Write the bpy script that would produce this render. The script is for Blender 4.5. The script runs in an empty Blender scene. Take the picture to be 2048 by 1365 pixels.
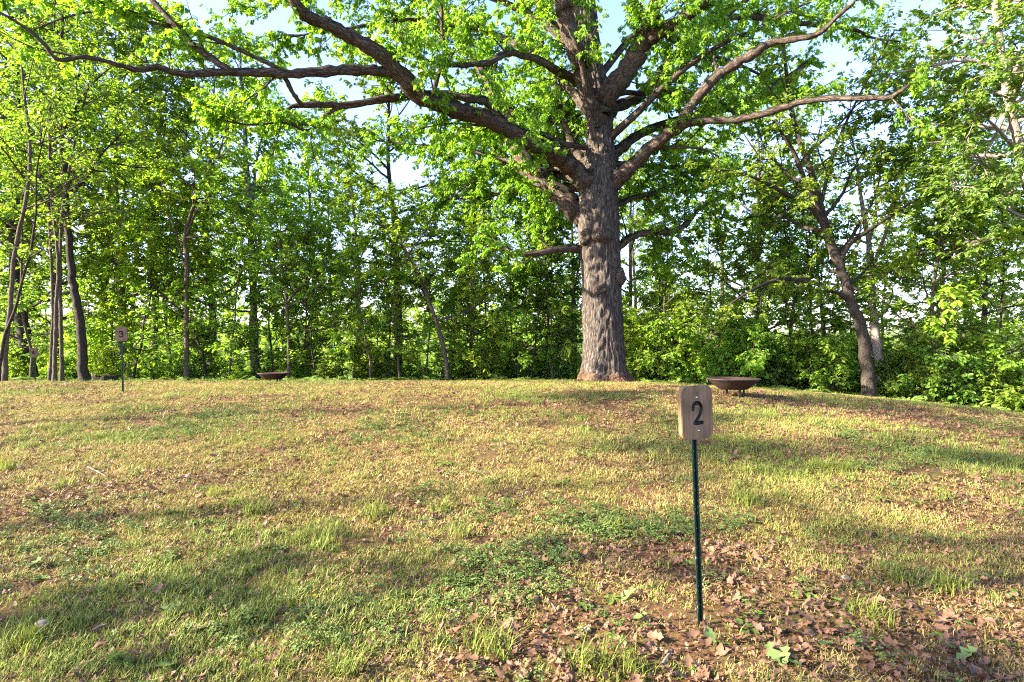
import bpy, bmesh, math, random
import numpy as np
from mathutils import Vector, noise as mnoise

# ------------------------------------------------------------------ camera, sky, sun, exposure
scene = bpy.context.scene
COL = scene.collection
F = 1140.0            # focal length in pixels of the 2048 px wide photograph
CAMZ = 1.42
cam_data = bpy.data.cameras.new('camera')
cam_data.lens = F / 2048 * 36.0
cam_data.sensor_width = 36.0
cam_data.clip_start = 0.05
cam_data.clip_end = 3000
cam = bpy.data.objects.new('camera', cam_data)
COL.objects.link(cam)
cam.location = (0, 0, CAMZ)
cam.rotation_euler = (math.radians(90), 0, 0)
scene.camera = cam

SUN_EL = math.radians(26)
SUN_AZ = math.radians(193)        # direction TO the sun, measured from +X towards +Y
sun_vec = Vector((math.cos(SUN_AZ) * math.cos(SUN_EL), math.sin(SUN_AZ) * math.cos(SUN_EL), math.sin(SUN_EL)))
world = bpy.data.worlds.new('World')
scene.world = world
world.use_nodes = True
wn, wl = world.node_tree.nodes, world.node_tree.links
wn.clear()
w_out = wn.new('ShaderNodeOutputWorld')
w_bg = wn.new('ShaderNodeBackground')
w_sky = wn.new('ShaderNodeTexSky')
w_sky.sky_type = 'NISHITA'
w_sky.sun_disc = False
w_sky.sun_elevation = SUN_EL
w_sky.sun_rotation = math.atan2(sun_vec.x, sun_vec.y)
w_sky.air_density = 1.0
w_sky.dust_density = 1.2
w_sky.ozone_density = 2.5
w_bg.inputs['Strength'].default_value = 0.095
w_tint = wn.new('ShaderNodeMix')          # the morning sky leans to lavender rather than cyan
w_tint.data_type = 'RGBA'
w_tint.blend_type = 'MULTIPLY'
w_tint.inputs[0].default_value = 1.0
w_tint.inputs[7].default_value = (1.02, 0.94, 1.08, 1)
wl.new(w_sky.outputs[0], w_tint.inputs[6])
wl.new(w_tint.outputs[2], w_bg.inputs[0])
wl.new(w_bg.outputs[0], w_out.inputs[0])
sl = bpy.data.lights.new('sun', 'SUN')
sl.energy = 5.0
sl.angle = math.radians(0.6)
sl.color = (1.0, 0.88, 0.70)
sun = bpy.data.objects.new('sun', sl)
COL.objects.link(sun)
sun.rotation_euler = sun_vec.to_track_quat('Z', 'Y').to_euler()
sun.location = sun_vec * 60
vs = scene.view_settings
vs.view_transform = 'Standard'
vs.look = 'None'
vs.gamma = 1.0
vs.use_curve_mapping = False
vs.exposure = 2.9
cy = scene.cycles
cy.max_bounces = 8
cy.diffuse_bounces = 6
cy.transmission_bounces = 6
cy.glossy_bounces = 2
cy.transparent_max_bounces = 4
cy.caustics_reflective = False
cy.caustics_refractive = False
cy.sample_clamp_indirect = 10.0
cy.use_denoising = False
cy.filter_width = 1.15

rng = np.random.default_rng(7)
random.seed(7)


# ------------------------------------------------------------------ helpers
def at(px, py, Y):
    """pixel of the photograph at depth Y -> world point"""
    return np.array(((px - 1024) / F * Y, Y, CAMZ - (py - 682.5) / F * Y))


def vnoise(x, y, seed=0):
    """smooth 2-D value noise 0..1 (numpy)"""
    xi, yi = np.floor(x).astype(np.int64), np.floor(y).astype(np.int64)
    fx, fy = x - xi, y - yi
    fx, fy = fx * fx * (3 - 2 * fx), fy * fy * (3 - 2 * fy)

    def h(a, b):
        n = (a * 374761393 + b * 668265263 + seed * 974711) & 0x7fffffff
        n = ((n ^ (n >> 13)) * 1274126177) & 0x7fffffff
        return ((n ^ (n >> 16)) & 0xffff) / 65535.0
    return (h(xi, yi) * (1 - fx) + h(xi + 1, yi) * fx) * (1 - fy) + (h(xi, yi + 1) * (1 - fx) + h(xi + 1, yi + 1) * fx) * fy


def fbm(x, y, seed=0, octv=3):
    s, a, t = 0, 1.0, 0
    for k in range(octv):
        s = s + a * vnoise(x * 2 ** k, y * 2 ** k, seed + k)
        t += a
        a *= 0.5
    return s / t


PY = np.array([-400, -60, -20, 0, 2.95, 7, 10.8, 13, 17.4, 20, 22, 25, 30, 45, 70, 120, 250, 420, 800, 2500.])
PZ = np.array([-9, -2.0, -0.7, -0.15, -0.05, .24, .44, .40, .16, .0, -.3, -1.1, -2.3, -5.5, -9, -13, -11, 6, 25, 40.])


def hermite(x, xs, ys):
    m = np.zeros_like(ys)
    d = np.diff(ys) / np.diff(xs)
    m[1:-1] = np.where(d[:-1] * d[1:] > 0, 2 * d[:-1] * d[1:] / (d[:-1] + d[1:] + 1e-12), 0)
    m[0], m[-1] = d[0], d[-1]
    i = np.clip(np.searchsorted(xs, x) - 1, 0, len(xs) - 2)
    hh = xs[i + 1] - xs[i]
    t = np.clip((x - xs[i]) / hh, 0, 1)
    return ((1 + 2 * t) * (1 - t) ** 2 * ys[i] + t * (1 - t) ** 2 * hh * m[i]
            + t * t * (3 - 2 * t) * ys[i + 1] + t * t * (t - 1) * hh * m[i + 1])


def ground(x, y):
    x, y = np.asarray(x, float), np.asarray(y, float)
    z = hermite(y, PY, PZ)
    e = np.maximum(0, x - 1.5)
    z = z - np.where(e < 10, 0.0066 * e * e, 0.66 + 0.132 * (np.minimum(e, 90) - 10))
    e = np.maximum(0, -x - 22.0)
    z = z - 0.05 * np.minimum(e, 60)
    z = z + (fbm(x * .9, y * .9, 11) - .5) * .07 + (fbm(x * 4, y * 4, 5, 2) - .5) * .028
    return z


def gz(x, y):
    return float(ground(x, y))


def norm(v):
    return v / (np.linalg.norm(v, axis=-1, keepdims=True) + 1e-9)


class MB:
    """collects verts / polygons, builds one mesh object"""

    def __init__(s):
        s.v, s.f, s.n, s.c, s.m = [], {}, 0, [], []

    def add(s, verts, faces, co=None):
        """faces: int array (k, sides) or list of them, local indices"""
        verts = np.asarray(verts, float).reshape(-1, 3)
        if not isinstance(faces, (list, tuple)):
            faces = [faces]
        for f in faces:
            f = np.asarray(f, np.int64)
            s.f.setdefault(f.shape[1], []).append(f + s.n)
        s.v.append(verts)
        s.c.append(verts if co is None else np.asarray(co, float).reshape(-1, 3))
        s.n += len(verts)

    def mesh(s, name, mat=None, smooth=True, attr=False):
        me = bpy.data.meshes.new(name)
        V = np.concatenate(s.v) if s.v else np.zeros((0, 3))
        me.vertices.add(len(V))
        me.vertices.foreach_set('co', V.astype(np.float32).ravel())
        loops, starts, tot = [], [], 0
        for k, fl in s.f.items():
            a = np.concatenate(fl)
            loops.append(a.ravel())
            starts.append(tot + np.arange(len(a)) * k)
            tot += a.size
        if tot:
            L = np.concatenate(loops)
            S = np.concatenate(starts)
            me.loops.add(tot)
            me.loops.foreach_set('vertex_index', L.astype(np.int32))
            me.polygons.add(len(S))
            me.polygons.foreach_set('loop_start', S.astype(np.int32))
            me.update(calc_edges=True)
            me.polygons.foreach_set('use_smooth', np.full(len(S), smooth))
        if attr:
            a = me.attributes.new('bark_co', 'FLOAT_VECTOR', 'POINT')
            a.data.foreach_set('vector', np.concatenate(s.c).astype(np.float32).ravel())
        if mat:
            me.materials.append(mat)
        me.update()
        return me

    def obj(s, name, mat=None, parent=None, smooth=True, attr=False):
        o = bpy.data.objects.new(name, s.mesh(name, mat, smooth, attr))
        COL.objects.link(o)
        if parent is not None:
            o.parent = parent
        return o

    # ---- shapes
    def tubes(s, P, R, sides, cap=True):
        """P (M,N,3), R (M,N): a batch of swept tubes"""
        P = np.asarray(P, float)
        R = np.asarray(R, float)
        if P.ndim == 2:
            P, R = P[None], R[None]
        M, N, _ = P.shape
        T = np.empty_like(P)
        T[:, 1:-1] = P[:, 2:] - P[:, :-2]
        T[:, 0] = P[:, 1] - P[:, 0]
        T[:, -1] = P[:, -1] - P[:, -2]
        T = norm(T)
        mean = norm(P[:, -1] - P[:, 0])
        ref = np.zeros((M, 3))
        ref[np.arange(M), np.argmin(np.abs(mean), axis=1)] = 1
        U = norm(np.cross(T, ref[:, None, :]))
        W = np.cross(T, U)
        ang = np.arange(sides) / sides * 2 * math.pi
        ca, sa = np.cos(ang), np.sin(ang)
        V = P[:, :, None, :] + R[:, :, None, None] * (U[:, :, None, :] * ca[None, None, :, None] + W[:, :, None, :] * sa[None, None, :, None])
        ln = np.concatenate([np.zeros((M, 1)), np.cumsum(np.linalg.norm(np.diff(P, axis=1), axis=2), axis=1)], axis=1)
        C = np.empty_like(V)
        off = (np.arange(M) * 3.7)[:, None, None]
        C[..., 0] = R[:, :, None] * ca + off
        C[..., 1] = R[:, :, None] * sa
        C[..., 2] = ln[:, :, None]
        i, j = np.meshgrid(np.arange(N - 1), np.arange(sides), indexing='ij')
        j2 = (j + 1) % sides
        q = np.stack([i * sides + j, i * sides + j2, (i + 1) * sides + j2, (i + 1) * sides + j], -1).reshape(-1, 4)
        Q = (q[None] + (np.arange(M) * N * sides)[:, None, None]).reshape(-1, 4)
        fs = [Q]
        if cap:
            e = (np.arange(sides)[None] + (np.arange(M) * N * sides)[:, None] + (N - 1) * sides)
            fs.append(e)
        s.add(V.reshape(-1, 3), fs, C.reshape(-1, 3))

    def box(s, c, size, R=None):
        v = np.array([(x, y, z) for z in (-.5, .5) for y in (-.5, .5) for x in (-.5, .5)]) * size
        if R is not None:
            v = v @ np.array(R).T
        s.add(v + c, np.array([(0, 2, 3, 1), (4, 5, 7, 6), (0, 1, 5, 4), (2, 6, 7, 3), (0, 4, 6, 2), (1, 3, 7, 5)]))

    def lathe(s, prof, c=(0, 0, 0), sides=48):
        prof = np.array(prof, float)
        a = np.arange(sides) / sides * 2 * math.pi
        V = np.stack([prof[:, 0:1] * np.cos(a), prof[:, 0:1] * np.sin(a), np.repeat(prof[:, 1:2], sides, 1)], -1) + np.array(c)
        N = len(prof)
        i, j = np.meshgrid(np.arange(N - 1), np.arange(sides), indexing='ij')
        j2 = (j + 1) % sides
        s.add(V.reshape(-1, 3), np.stack([i * sides + j, i * sides + j2, (i + 1) * sides + j2, (i + 1) * sides + j], -1).reshape(-1, 4))


def smooth_line(pts, n):
    """Catmull-Rom resample of a (k,d) polyline to n points"""
    p = np.asarray(pts, float)
    p = np.vstack([2 * p[0] - p[1], p, 2 * p[-1] - p[-2]])
    k = len(p) - 3
    t = np.linspace(0, k - 1e-6, n)
    i = t.astype(int)
    u = (t - i)[:, None]
    a, b, c, d = p[i], p[i + 1], p[i + 2], p[i + 3]
    return .5 * (2 * b + (c - a) * u + (2 * a - 5 * b + 4 * c - d) * u ** 2 + (3 * b - a - 3 * c + d) * u ** 3)


# leaf outlines: x along the blade, y across, z fold
def half_pair(pts, fold, droop):
    """two polygons sharing the midrib, folded"""
    pts = np.array(pts, float)
    n = len(pts)
    L = np.column_stack([pts[:, 0], pts[:, 1], fold * pts[:, 1] - droop * pts[:, 0] ** 2])
    Rr = L * (1, -1, 1)
    V = np.vstack([L, Rr[1:-1]])
    fl = list(range(n))
    fr = [0] + [n - 1] + list(range(2 * n - 3, n - 1, -1))
    return V, [np.array([fl[::-1]]), np.array([fr[::-1]])]


LEAF_OVAL = half_pair([(0, 0), (.3, .27), (.72, .24), (1, 0)], .35, .22)
LEAF_OAK = half_pair([(0, 0), (.28, .24), (.4, .10), (.68, .36), (.76, .14), (1, 0)], .25, .3)


def put_leaves(mb, pos, d, up, size, leaf):
    """pos, d (blade direction), up, size: arrays of M leaves"""
    V, fs = leaf
    d = norm(d)
    side = norm(np.cross(up, d))
    nn = np.cross(d, side)
    W = pos[:, None] + size[:, None, None] * (V[None, :, 0, None] * d[:, None] + V[None, :, 1, None] * side[:, None] + V[None, :, 2, None] * nn[:, None])
    M, k = len(pos), len(V)
    base = (np.arange(M) * k)[:, None]
    mb.add(W.reshape(-1, 3), [(f[0][None] + base) for f in fs])


def tag(o, label=None, cat=None, group=None, kind=None):
    if label:
        o['label'] = label
    if cat:
        o['category'] = cat
    if group:
        o['group'] = group
    if kind:
        o['kind'] = kind
    return o


def empty(name, loc=(0, 0, 0), rz=0.0):
    o = bpy.data.objects.new(name, None)
    COL.objects.link(o)
    o.location = loc
    o.rotation_euler = (0, 0, rz)
    o.empty_display_size = 0.2
    return o


def copy_thing(root, loc, rot=(0, 0, 0), scale=1.0, leafmat=None):
    r = root.copy()
    COL.objects.link(r)
    r.location = loc
    r.rotation_euler = rot
    r.scale = (scale,) * 3 if np.isscalar(scale) else scale
    for k in ('label', 'group', 'category', 'kind'):
        pass
    for ch in root.children:
        c = ch.copy()
        COL.objects.link(c)
        c.parent = r
        if leafmat is not None and ch.name.startswith('crown'):
            c.material_slots[0].link = 'OBJECT'
            c.material_slots[0].material = leafmat
        for g in ch.children:
            e = g.copy()
            COL.objects.link(e)
            e.parent = c
    return r


# ------------------------------------------------------------------ materials
def new_mat(name):
    m = bpy.data.materials.new(name)
    m.use_nodes = True
    nt = m.node_tree
    nt.nodes.clear()
    out = nt.nodes.new('ShaderNodeOutputMaterial')
    return m, nt, out


def N(nt, typ, **kw):
    n = nt.nodes.new(typ)
    for k, v in kw.items():
        if k.startswith('i_'):
            n.inputs[k[2:].replace('_', ' ')].default_value = v
        elif isinstance(k, str) and k.startswith('n'):
            n.inputs[int(k[1:])].default_value = v
        else:
            setattr(n, k, v)
    return n


def ramp(nt, stops, interp='LINEAR'):
    r = nt.nodes.new('ShaderNodeValToRGB')
    cr = r.color_ramp
    cr.interpolation = interp
    while len(cr.elements) < len(stops):
        cr.elements.new(.5)
    for e, (p, c) in zip(cr.elements, stops):
        e.position = p
        e.color = (*c, 1) if len(c) == 3 else c
    return r


def leaf_mat(name, dark, mid, bright, trans=0.45, tcol=(1.5, 1.5, .5), rough=.5):
    m, nt, out = new_mat(name)
    geo = N(nt, 'ShaderNodeNewGeometry')
    oi = N(nt, 'ShaderNodeObjectInfo')
    r = ramp(nt, [(0, dark), (.5, mid), (1, bright)])
    nt.links.new(geo.outputs['Random Per Island'], r.inputs[0])
    hs = N(nt, 'ShaderNodeHueSaturation')
    mr = N(nt, 'ShaderNodeMapRange', n3=.485, n4=.51)
    nt.links.new(oi.outputs['Random'], mr.inputs[0])
    nt.links.new(mr.outputs[0], hs.inputs['Hue'])
    mr2 = N(nt, 'ShaderNodeMapRange', n3=.85, n4=1.15)
    nt.links.new(oi.outputs['Random'], mr2.inputs[0])
    nt.links.new(mr2.outputs[0], hs.inputs['Value'])
    nt.links.new(r.outputs[0], hs.inputs['Color'])
    d = N(nt, 'ShaderNodeBsdfPrincipled', i_Roughness=rough)
    d.inputs['Specular IOR Level'].default_value = .3
    nt.links.new(hs.outputs[0], d.inputs['Base Color'])
    t = N(nt, 'ShaderNodeBsdfTranslucent')
    mul = N(nt, 'ShaderNodeMix', data_type='RGBA', blend_type='MULTIPLY')
    mul.inputs[0].default_value = 1
    mul.inputs[7].default_value = (*tcol, 1)
    nt.links.new(hs.outputs[0], mul.inputs[6])
    nt.links.new(mul.outputs[2], t.inputs[0])
    mx = N(nt, 'ShaderNodeMixShader', n0=trans)
    nt.links.new(d.outputs[0], mx.inputs[1])
    nt.links.new(t.outputs[0], mx.inputs[2])
    nt.links.new(mx.outputs[0], out.inputs[0])
    return m


def bark_mat(name, dark, light, moss=None, scale=9.0, stretch=.22, bump=.6, lichen=None, soil=False):
    m, nt, out = new_mat(name)
    a = N(nt, 'ShaderNodeAttribute', attribute_name='bark_co')
    mp = N(nt, 'ShaderNodeMapping')
    mp.inputs['Scale'].default_value = (scale, scale, scale * stretch)
    nt.links.new(a.outputs['Vector'], mp.inputs[0])
    nz = N(nt, 'ShaderNodeTexNoise', i_Scale=1.6, i_Detail=6, i_Roughness=.62, i_Distortion=.6)
    nt.links.new(mp.outputs[0], nz.inputs['Vector'])
    vo = N(nt, 'ShaderNodeTexVoronoi', i_Scale=2.2, feature='DISTANCE_TO_EDGE')
    nzd = N(nt, 'ShaderNodeVectorMath', operation='MULTIPLY_ADD')
    nzd.inputs[1].default_value = (.7, .7, .7)
    nt.links.new(nz.outputs['Color'], nzd.inputs[0])
    nt.links.new(mp.outputs[0], nzd.inputs[2])
    nt.links.new(nzd.outputs[0], vo.inputs['Vector'])
    vr = ramp(nt, [(0, (0, 0, 0)), (.16, (1, 1, 1))])
    nt.links.new(vo.outputs['Distance'], vr.inputs[0])
    cr = ramp(nt, [(.28, dark), (.72, light)])
    nt.links.new(nz.outputs[0], cr.inputs[0])
    mul = N(nt, 'ShaderNodeMix', data_type='RGBA', blend_type='MULTIPLY')
    mul.inputs[0].default_value = .5
    nt.links.new(cr.outputs[0], mul.inputs[6])
    nt.links.new(vr.outputs[0], mul.inputs[7])
    col = mul.outputs[2]
    geo = N(nt, 'ShaderNodeNewGeometry')
    big = N(nt, 'ShaderNodeTexNoise', i_Scale=2.3, i_Detail=5, i_Roughness=.7)
    nt.links.new(geo.outputs['Position'], big.inputs['Vector'])
    if lichen:
        lr = ramp(nt, [(.52, (0, 0, 0)), (.66, (1, 1, 1))])
        nt.links.new(big.outputs[0], lr.inputs[0])
        mx = N(nt, 'ShaderNodeMix', data_type='RGBA')
        mx.inputs[7].default_value = (*lichen, 1)
        nt.links.new(lr.outputs[0], mx.inputs[0])
        nt.links.new(col, mx.inputs[6])
        col = mx.outputs[2]
    if moss:                      # moss sits on the upper sides
        sx = N(nt, 'ShaderNodeSeparateXYZ')
        nt.links.new(geo.outputs['Normal'], sx.inputs[0])
        ad = N(nt, 'ShaderNodeMath', operation='MULTIPLY_ADD', n1=.42)
        nt.links.new(sx.outputs[2], ad.inputs[0])
        nt.links.new(big.outputs[0], ad.inputs[2])
        mr = ramp(nt, [(.60, (0, 0, 0)), (.76, (1, 1, 1))])
        nt.links.new(ad.outputs[0], mr.inputs[0])
        mx = N(nt, 'ShaderNodeMix', data_type='RGBA')
        mx.inputs[7].default_value = (*moss, 1)
        nt.links.new(mr.outputs[0], mx.inputs[0])
        nt.links.new(col, mx.inputs[6])
        col = mx.outputs[2]
    if soil:                      # red clay splashed on the foot of the trunk
        sz_ = N(nt, 'ShaderNodeSeparateXYZ')
        nt.links.new(a.outputs['Vector'], sz_.inputs[0])
        sa_ = N(nt, 'ShaderNodeMath', operation='MULTIPLY_ADD', n1=-.9)
        nt.links.new(sz_.outputs[2], sa_.inputs[0])
        nt.links.new(big.outputs[0], sa_.inputs[2])
        sr = ramp(nt, [(.12, (0, 0, 0)), (.42, (.75, .75, .75))])
        nt.links.new(sa_.outputs[0], sr.inputs[0])
        mx = N(nt, 'ShaderNodeMix', data_type='RGBA')
        mx.inputs[7].default_value = (.22, .105, .05, 1)
        nt.links.new(sr.outputs[0], mx.inputs[0])
        nt.links.new(col, mx.inputs[6])
        col = mx.outputs[2]
    b = N(nt, 'ShaderNodeBsdfPrincipled', i_Roughness=.9)
    b.inputs['Specular IOR Level'].default_value = .15
    nt.links.new(col, b.inputs['Base Color'])
    bm = N(nt, 'ShaderNodeMath', operation='MULTIPLY')
    nt.links.new(nz.outputs[0], bm.inputs[0])
    nt.links.new(vr.outputs[0], bm.inputs[1])
    bp = N(nt, 'ShaderNodeBump', i_Strength=bump, i_Distance=.05)
    nt.links.new(bm.outputs[0], bp.inputs['Height'])
    nt.links.new(bp.outputs[0], b.inputs['Normal'])
    nt.links.new(b.outputs[0], out.inputs[0])
    return m


M_OAKBARK = bark_mat('oak_bark', (.03, .023, .018), (.19, .158, .132), None, 11, .14, 1.0, (.10, .085, .07), True)
M_OAKLIMB = bark_mat('oak_limb_bark', (.035, .023, .017), (.19, .138, .105), (.018, .018, .010), 11, .2, 1.0, (.12, .115, .085))
M_BURL = bark_mat('burl_bark', (.035, .026, .02), (.19, .15, .115), None, 10, .6, 1.0)
M_BARK_DARK = bark_mat('dark_bark', (.022, .018, .014), (.085, .068, .052), None, 14, .25, .6)
M_BARK_GREY = bark_mat('grey_bark', (.08, .072, .06), (.27, .25, .21), None, 14, .3, .6, (.05, .07, .03))
M_BARK_BROWN = bark_mat('brown_bark', (.05, .04, .03), (.17, .135, .10), None, 14, .3, .5)
M_BARK_PALE = bark_mat('pale_bark', (.16, .13, .11), (.42, .36, .32), None, 14, .3, .6, (.22, .17, .14))
M_LEAF_OAK = leaf_mat('oak_leaf', (0.095, 0.182, 0.019), (0.150, 0.273, 0.027), (0.232, 0.364, 0.038), 0.58)
M_LEAF_YEL = leaf_mat('yellow_green_leaf', (0.146, 0.242, 0.027), (0.228, 0.343, 0.038), (0.318, 0.434, 0.053), 0.58)
M_LEAF_MID = leaf_mat('mid_green_leaf', (0.099, 0.187, 0.023), (0.168, 0.283, 0.034), (0.258, 0.374, 0.050), 0.58)
M_LEAF_DEEP = leaf_mat('deep_green_leaf', (0.069, 0.141, 0.023), (0.120, 0.222, 0.032), (0.198, 0.313, 0.047), 0.55)
M_LEAF_COOL = leaf_mat('cool_green_leaf', (0.086, 0.177, 0.036), (0.146, 0.268, 0.053), (0.232, 0.353, 0.079), 0.56)

# ------------------------------------------------------------------ ground
SHADE_SEED = 3


def ground_mat():
    m, nt, out = new_mat('ground_soil_and_thatch')
    geo = N(nt, 'ShaderNodeNewGeometry')
    n1 = N(nt, 'ShaderNodeTexNoise', i_Scale=.75, i_Detail=5, i_Roughness=.6)
    n2 = N(nt, 'ShaderNodeTexNoise', i_Scale=28, i_Detail=6, i_Roughness=.7)
    n3 = N(nt, 'ShaderNodeTexVoronoi', i_Scale=55)
    for n in (n1, n2, n3):
        nt.links.new(geo.outputs['Position'], n.inputs['Vector'])
    r1 = ramp(nt, [(.36, (.125, .068, .036)), (.5, (.155, .10, .045)), (.66, (.12, .105, .032))])
    nt.links.new(n1.outputs[0], r1.inputs[0])
    r2 = ramp(nt, [(.3, (.35, .32, .3)), (.68, (1.25, 1.2, 1.1))])
    nt.links.new(n2.outputs[0], r2.inputs[0])
    mu = N(nt, 'ShaderNodeMix', data_type='RGBA', blend_type='MULTIPLY')
    mu.inputs[0].default_value = 1
    nt.links.new(r1.outputs[0], mu.inputs[6])
    nt.links.new(r2.outputs[0], mu.inputs[7])
    mv = N(nt, 'ShaderNodeMix', data_type='RGBA', blend_type='MULTIPLY')
    mv.inputs[0].default_value = .35
    nt.links.new(mu.outputs[2], mv.inputs[6])
    nt.links.new(n3.outputs['Color'], mv.inputs[7])
    sp = N(nt, 'ShaderNodeSeparateXYZ')
    nt.links.new(geo.outputs['Position'], sp.inputs[0])
    fr = N(nt, 'ShaderNodeMapRange', n1=20.5, n2=26.0)
    nt.links.new(sp.outputs[1], fr.inputs[0])
    n4 = N(nt, 'ShaderNodeTexNoise', i_Scale=.35, i_Detail=6, i_Roughness=.65)
    nt.links.new(geo.outputs['Position'], n4.inputs['Vector'])
    r4 = ramp(nt, [(.35, (.05, .075, .016)), (.65, (.13, .17, .035))])
    nt.links.new(n4.outputs[0], r4.inputs[0])
    mf = N(nt, 'ShaderNodeMix', data_type='RGBA')
    nt.links.new(fr.outputs[0], mf.inputs[0])
    nt.links.new(mv.outputs[2], mf.inputs[6])
    nt.links.new(r4.outputs[0], mf.inputs[7])
    b = N(nt, 'ShaderNodeBsdfPrincipled', i_Roughness=.95)
    b.inputs['Specular IOR Level'].default_value = .1
    nt.links.new(mf.outputs[2], b.inputs['Base Color'])
    bp = N(nt, 'ShaderNodeBump', i_Strength=.9, i_Distance=.03)
    nt.links.new(n2.outputs[0], bp.inputs['Height'])
    nt.links.new(bp.outputs[0], b.inputs['Normal'])
    nt.links.new(b.outputs[0], out.inputs[0])
    return m


def graded(lo, hi, fine_lo, fine_hi, step, growth):
    a = list(np.arange(fine_lo, fine_hi + 1e-6, step))
    s, x = step, fine_hi
    while x < hi:
        s *= growth
        x += s
        a.append(min(x, hi))
    s, x = step, fine_lo
    b = []
    while x > lo:
        s *= growth
        x -= s
        b.append(max(x, lo))
    return np.array(b[::-1] + a)


gx = graded(-1500, 1500, -14, 14, .2, 1.1)
gy = graded(-300, 2400, 1.5, 22, .2, 1.1)
GX, GY = np.meshgrid(gx, gy)
gm = MB()
nx, ny = len(gx), len(gy)
ii, jj = np.meshgrid(np.arange(ny - 1), np.arange(nx - 1), indexing='ij')
gm.add(np.stack([GX, GY, ground(GX, GY)], -1).reshape(-1, 3),
       np.stack([ii * nx + jj, ii * nx + jj + 1, (ii + 1) * nx + jj + 1, (ii + 1) * nx + jj], -1).reshape(-1, 4))
tag(gm.obj('ground', ground_mat()), kind='structure')


# ------------------------------------------------------------------ trees: skeleton generator
class Skel:
    def __init__(s):
        s.limbs = {}          # limb id -> {level: [(pts, radii)]}
        s.tw = []             # leaf-bearing twigs (pts)


def grow_branch(r, start, d, length, r0, r1, segs, wob, up):
    pts = [np.array(start, float)]
    d = np.array(d, float)
    d /= np.linalg.norm(d)
    sl_ = length / segs
    W = r.normal(size=(segs, 3)) * wob
    for i in range(segs):
        d = d + W[i]
        d[2] += up
        d = d / math.sqrt(d[0] ** 2 + d[1] ** 2 + d[2] ** 2)
        pts.append(pts[-1] + d * sl_)
    return np.array(pts), np.linspace(r0, r1, segs + 1)


def side_dir(r, axis, angle, az=None):
    axis = axis / np.linalg.norm(axis)
    ref = np.array((0, 0, 1.)) if abs(axis[2]) < .9 else np.array((1., 0, 0))
    u = np.cross(axis, ref)
    u /= np.linalg.norm(u)
    w = np.cross(axis, u)
    az = r.uniform(0, 2 * math.pi) if az is None else az
    return axis * math.cos(angle) + (u * math.cos(az) + w * math.sin(az)) * math.sin(angle)


def ramify(r, sk, lid, pts, radii, spec, level=1):
    """children of a limb polyline (level 1): branches, each with twigs"""
    n = len(pts)
    L = np.linalg.norm(np.diff(pts, axis=0), axis=1).sum()
    nb = max(2, int(round(spec['branches'] * L)))
    for k in range(nb):
        t = spec.get('b0', .2) + (1 - spec.get('b0', .2)) * (k + r.uniform(0, .9)) / nb
        i = min(n - 2, int(t * (n - 1)))
        p = pts[i] + (pts[i + 1] - pts[i]) * (t * (n - 1) - i)
        ax = pts[i + 1] - pts[i]
        d = side_dir(r, ax, math.radians(r.uniform(35, 75)))
        d[2] = d[2] * .7 + spec.get('bup', .15)
        bl = spec['blen'] * r.uniform(.6, 1.25) * (1.15 - .6 * t)
        br = min(radii[i] * .6, .012 + bl * .009)
        bp, brd = grow_branch(r, p, d, bl, br, .006, 4, .16, spec.get('up', .02))
        sk.limbs.setdefault(lid, {}).setdefault('b', []).append((bp, brd))
        twigs(r, sk, lid, bp, spec, bl)
    twigs(r, sk, lid, pts[-3:], spec, 1.0)


def twigs(r, sk, lid, bp, spec, bl):
    nt_ = max(3, int(round(spec['twigs'] * bl)))
    n = len(bp)
    for k in range(nt_):
        t = .15 + .85 * (k + r.uniform(0, .9)) / nt_
        i = min(n - 2, int(t * (n - 1)))
        p = bp[i] + (bp[i + 1] - bp[i]) * (t * (n - 1) - i)
        d = side_dir(r, bp[i + 1] - bp[i], math.radians(r.uniform(20, 70)))
        d[2] = d[2] * .75 + spec.get('tup', .0)
        tl = spec['tlen'] * r.uniform(.6, 1.3)
        tp, tr = grow_branch(r, p, d, tl, .006, .0025, 3, .2, spec.get('tgrav', -.03))
        sk.limbs.setdefault(lid, {}).setdefault('t', []).append((tp, tr))
        sk.tw.append(tp)


def twig_leaves(r, mb, sk, spec, keep=1.0):
    T = np.array(sk.tw)
    if keep < 1:
        T = T[r.random(len(T)) < keep]
    M = len(T)
    k = spec['leaves']
    t = r.uniform(.15, 1.02, (M, k))
    i = np.clip((t * 3).astype(int), 0, 2)
    u = t * 3 - i
    idx = np.arange(M)[:, None]
    p = T[idx, i] * (1 - u)[..., None] + T[idx, i + 1] * u[..., None]
    ax = norm(T[idx, i + 1] - T[idx, i])
    sd = r.normal(size=(M, k, 3))
    sd = norm(sd - (sd * ax).sum(-1, keepdims=True) * ax)
    d = ax * .55 + sd * spec.get('spread', .9)
    d[..., 2] = d[..., 2] * spec.get('flat', .5) - spec.get('droop', .25)
    up = r.normal(size=(M, k, 3)) * spec.get('tilt', .45) + np.array((0, 0, 1.0))
    size = spec['size'] * r.uniform(.6, 1.25, (M, k))
    put_leaves(mb, p.reshape(-1, 3) + r.normal(size=(M * k, 3)) * .02, d.reshape(-1, 3), up.reshape(-1, 3), size.ravel(), spec['leaf'])


def limb_mesh(sk, lid, pts, radii, sides, mb=None):
    mb = mb or MB()
    mb.tubes(pts, radii, sides)
    g = sk.limbs.get(lid, {})
    if 'b' in g:
        mb.tubes(np.array([a for a, b in g['b']]), np.array([b for a, b in g['b']]), 4)
    if 't' in g:
        mb.tubes(np.array([a for a, b in g['t']]), np.array([b for a, b in g['t']]), 3, cap=False)
    return mb


SPEC_TREE = dict(branches=2.6, blen=1.5, twigs=4.6, tlen=.5, leaves=12, size=.15, leaf=LEAF_OVAL, up=.03, bup=.1, b0=.15)


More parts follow.
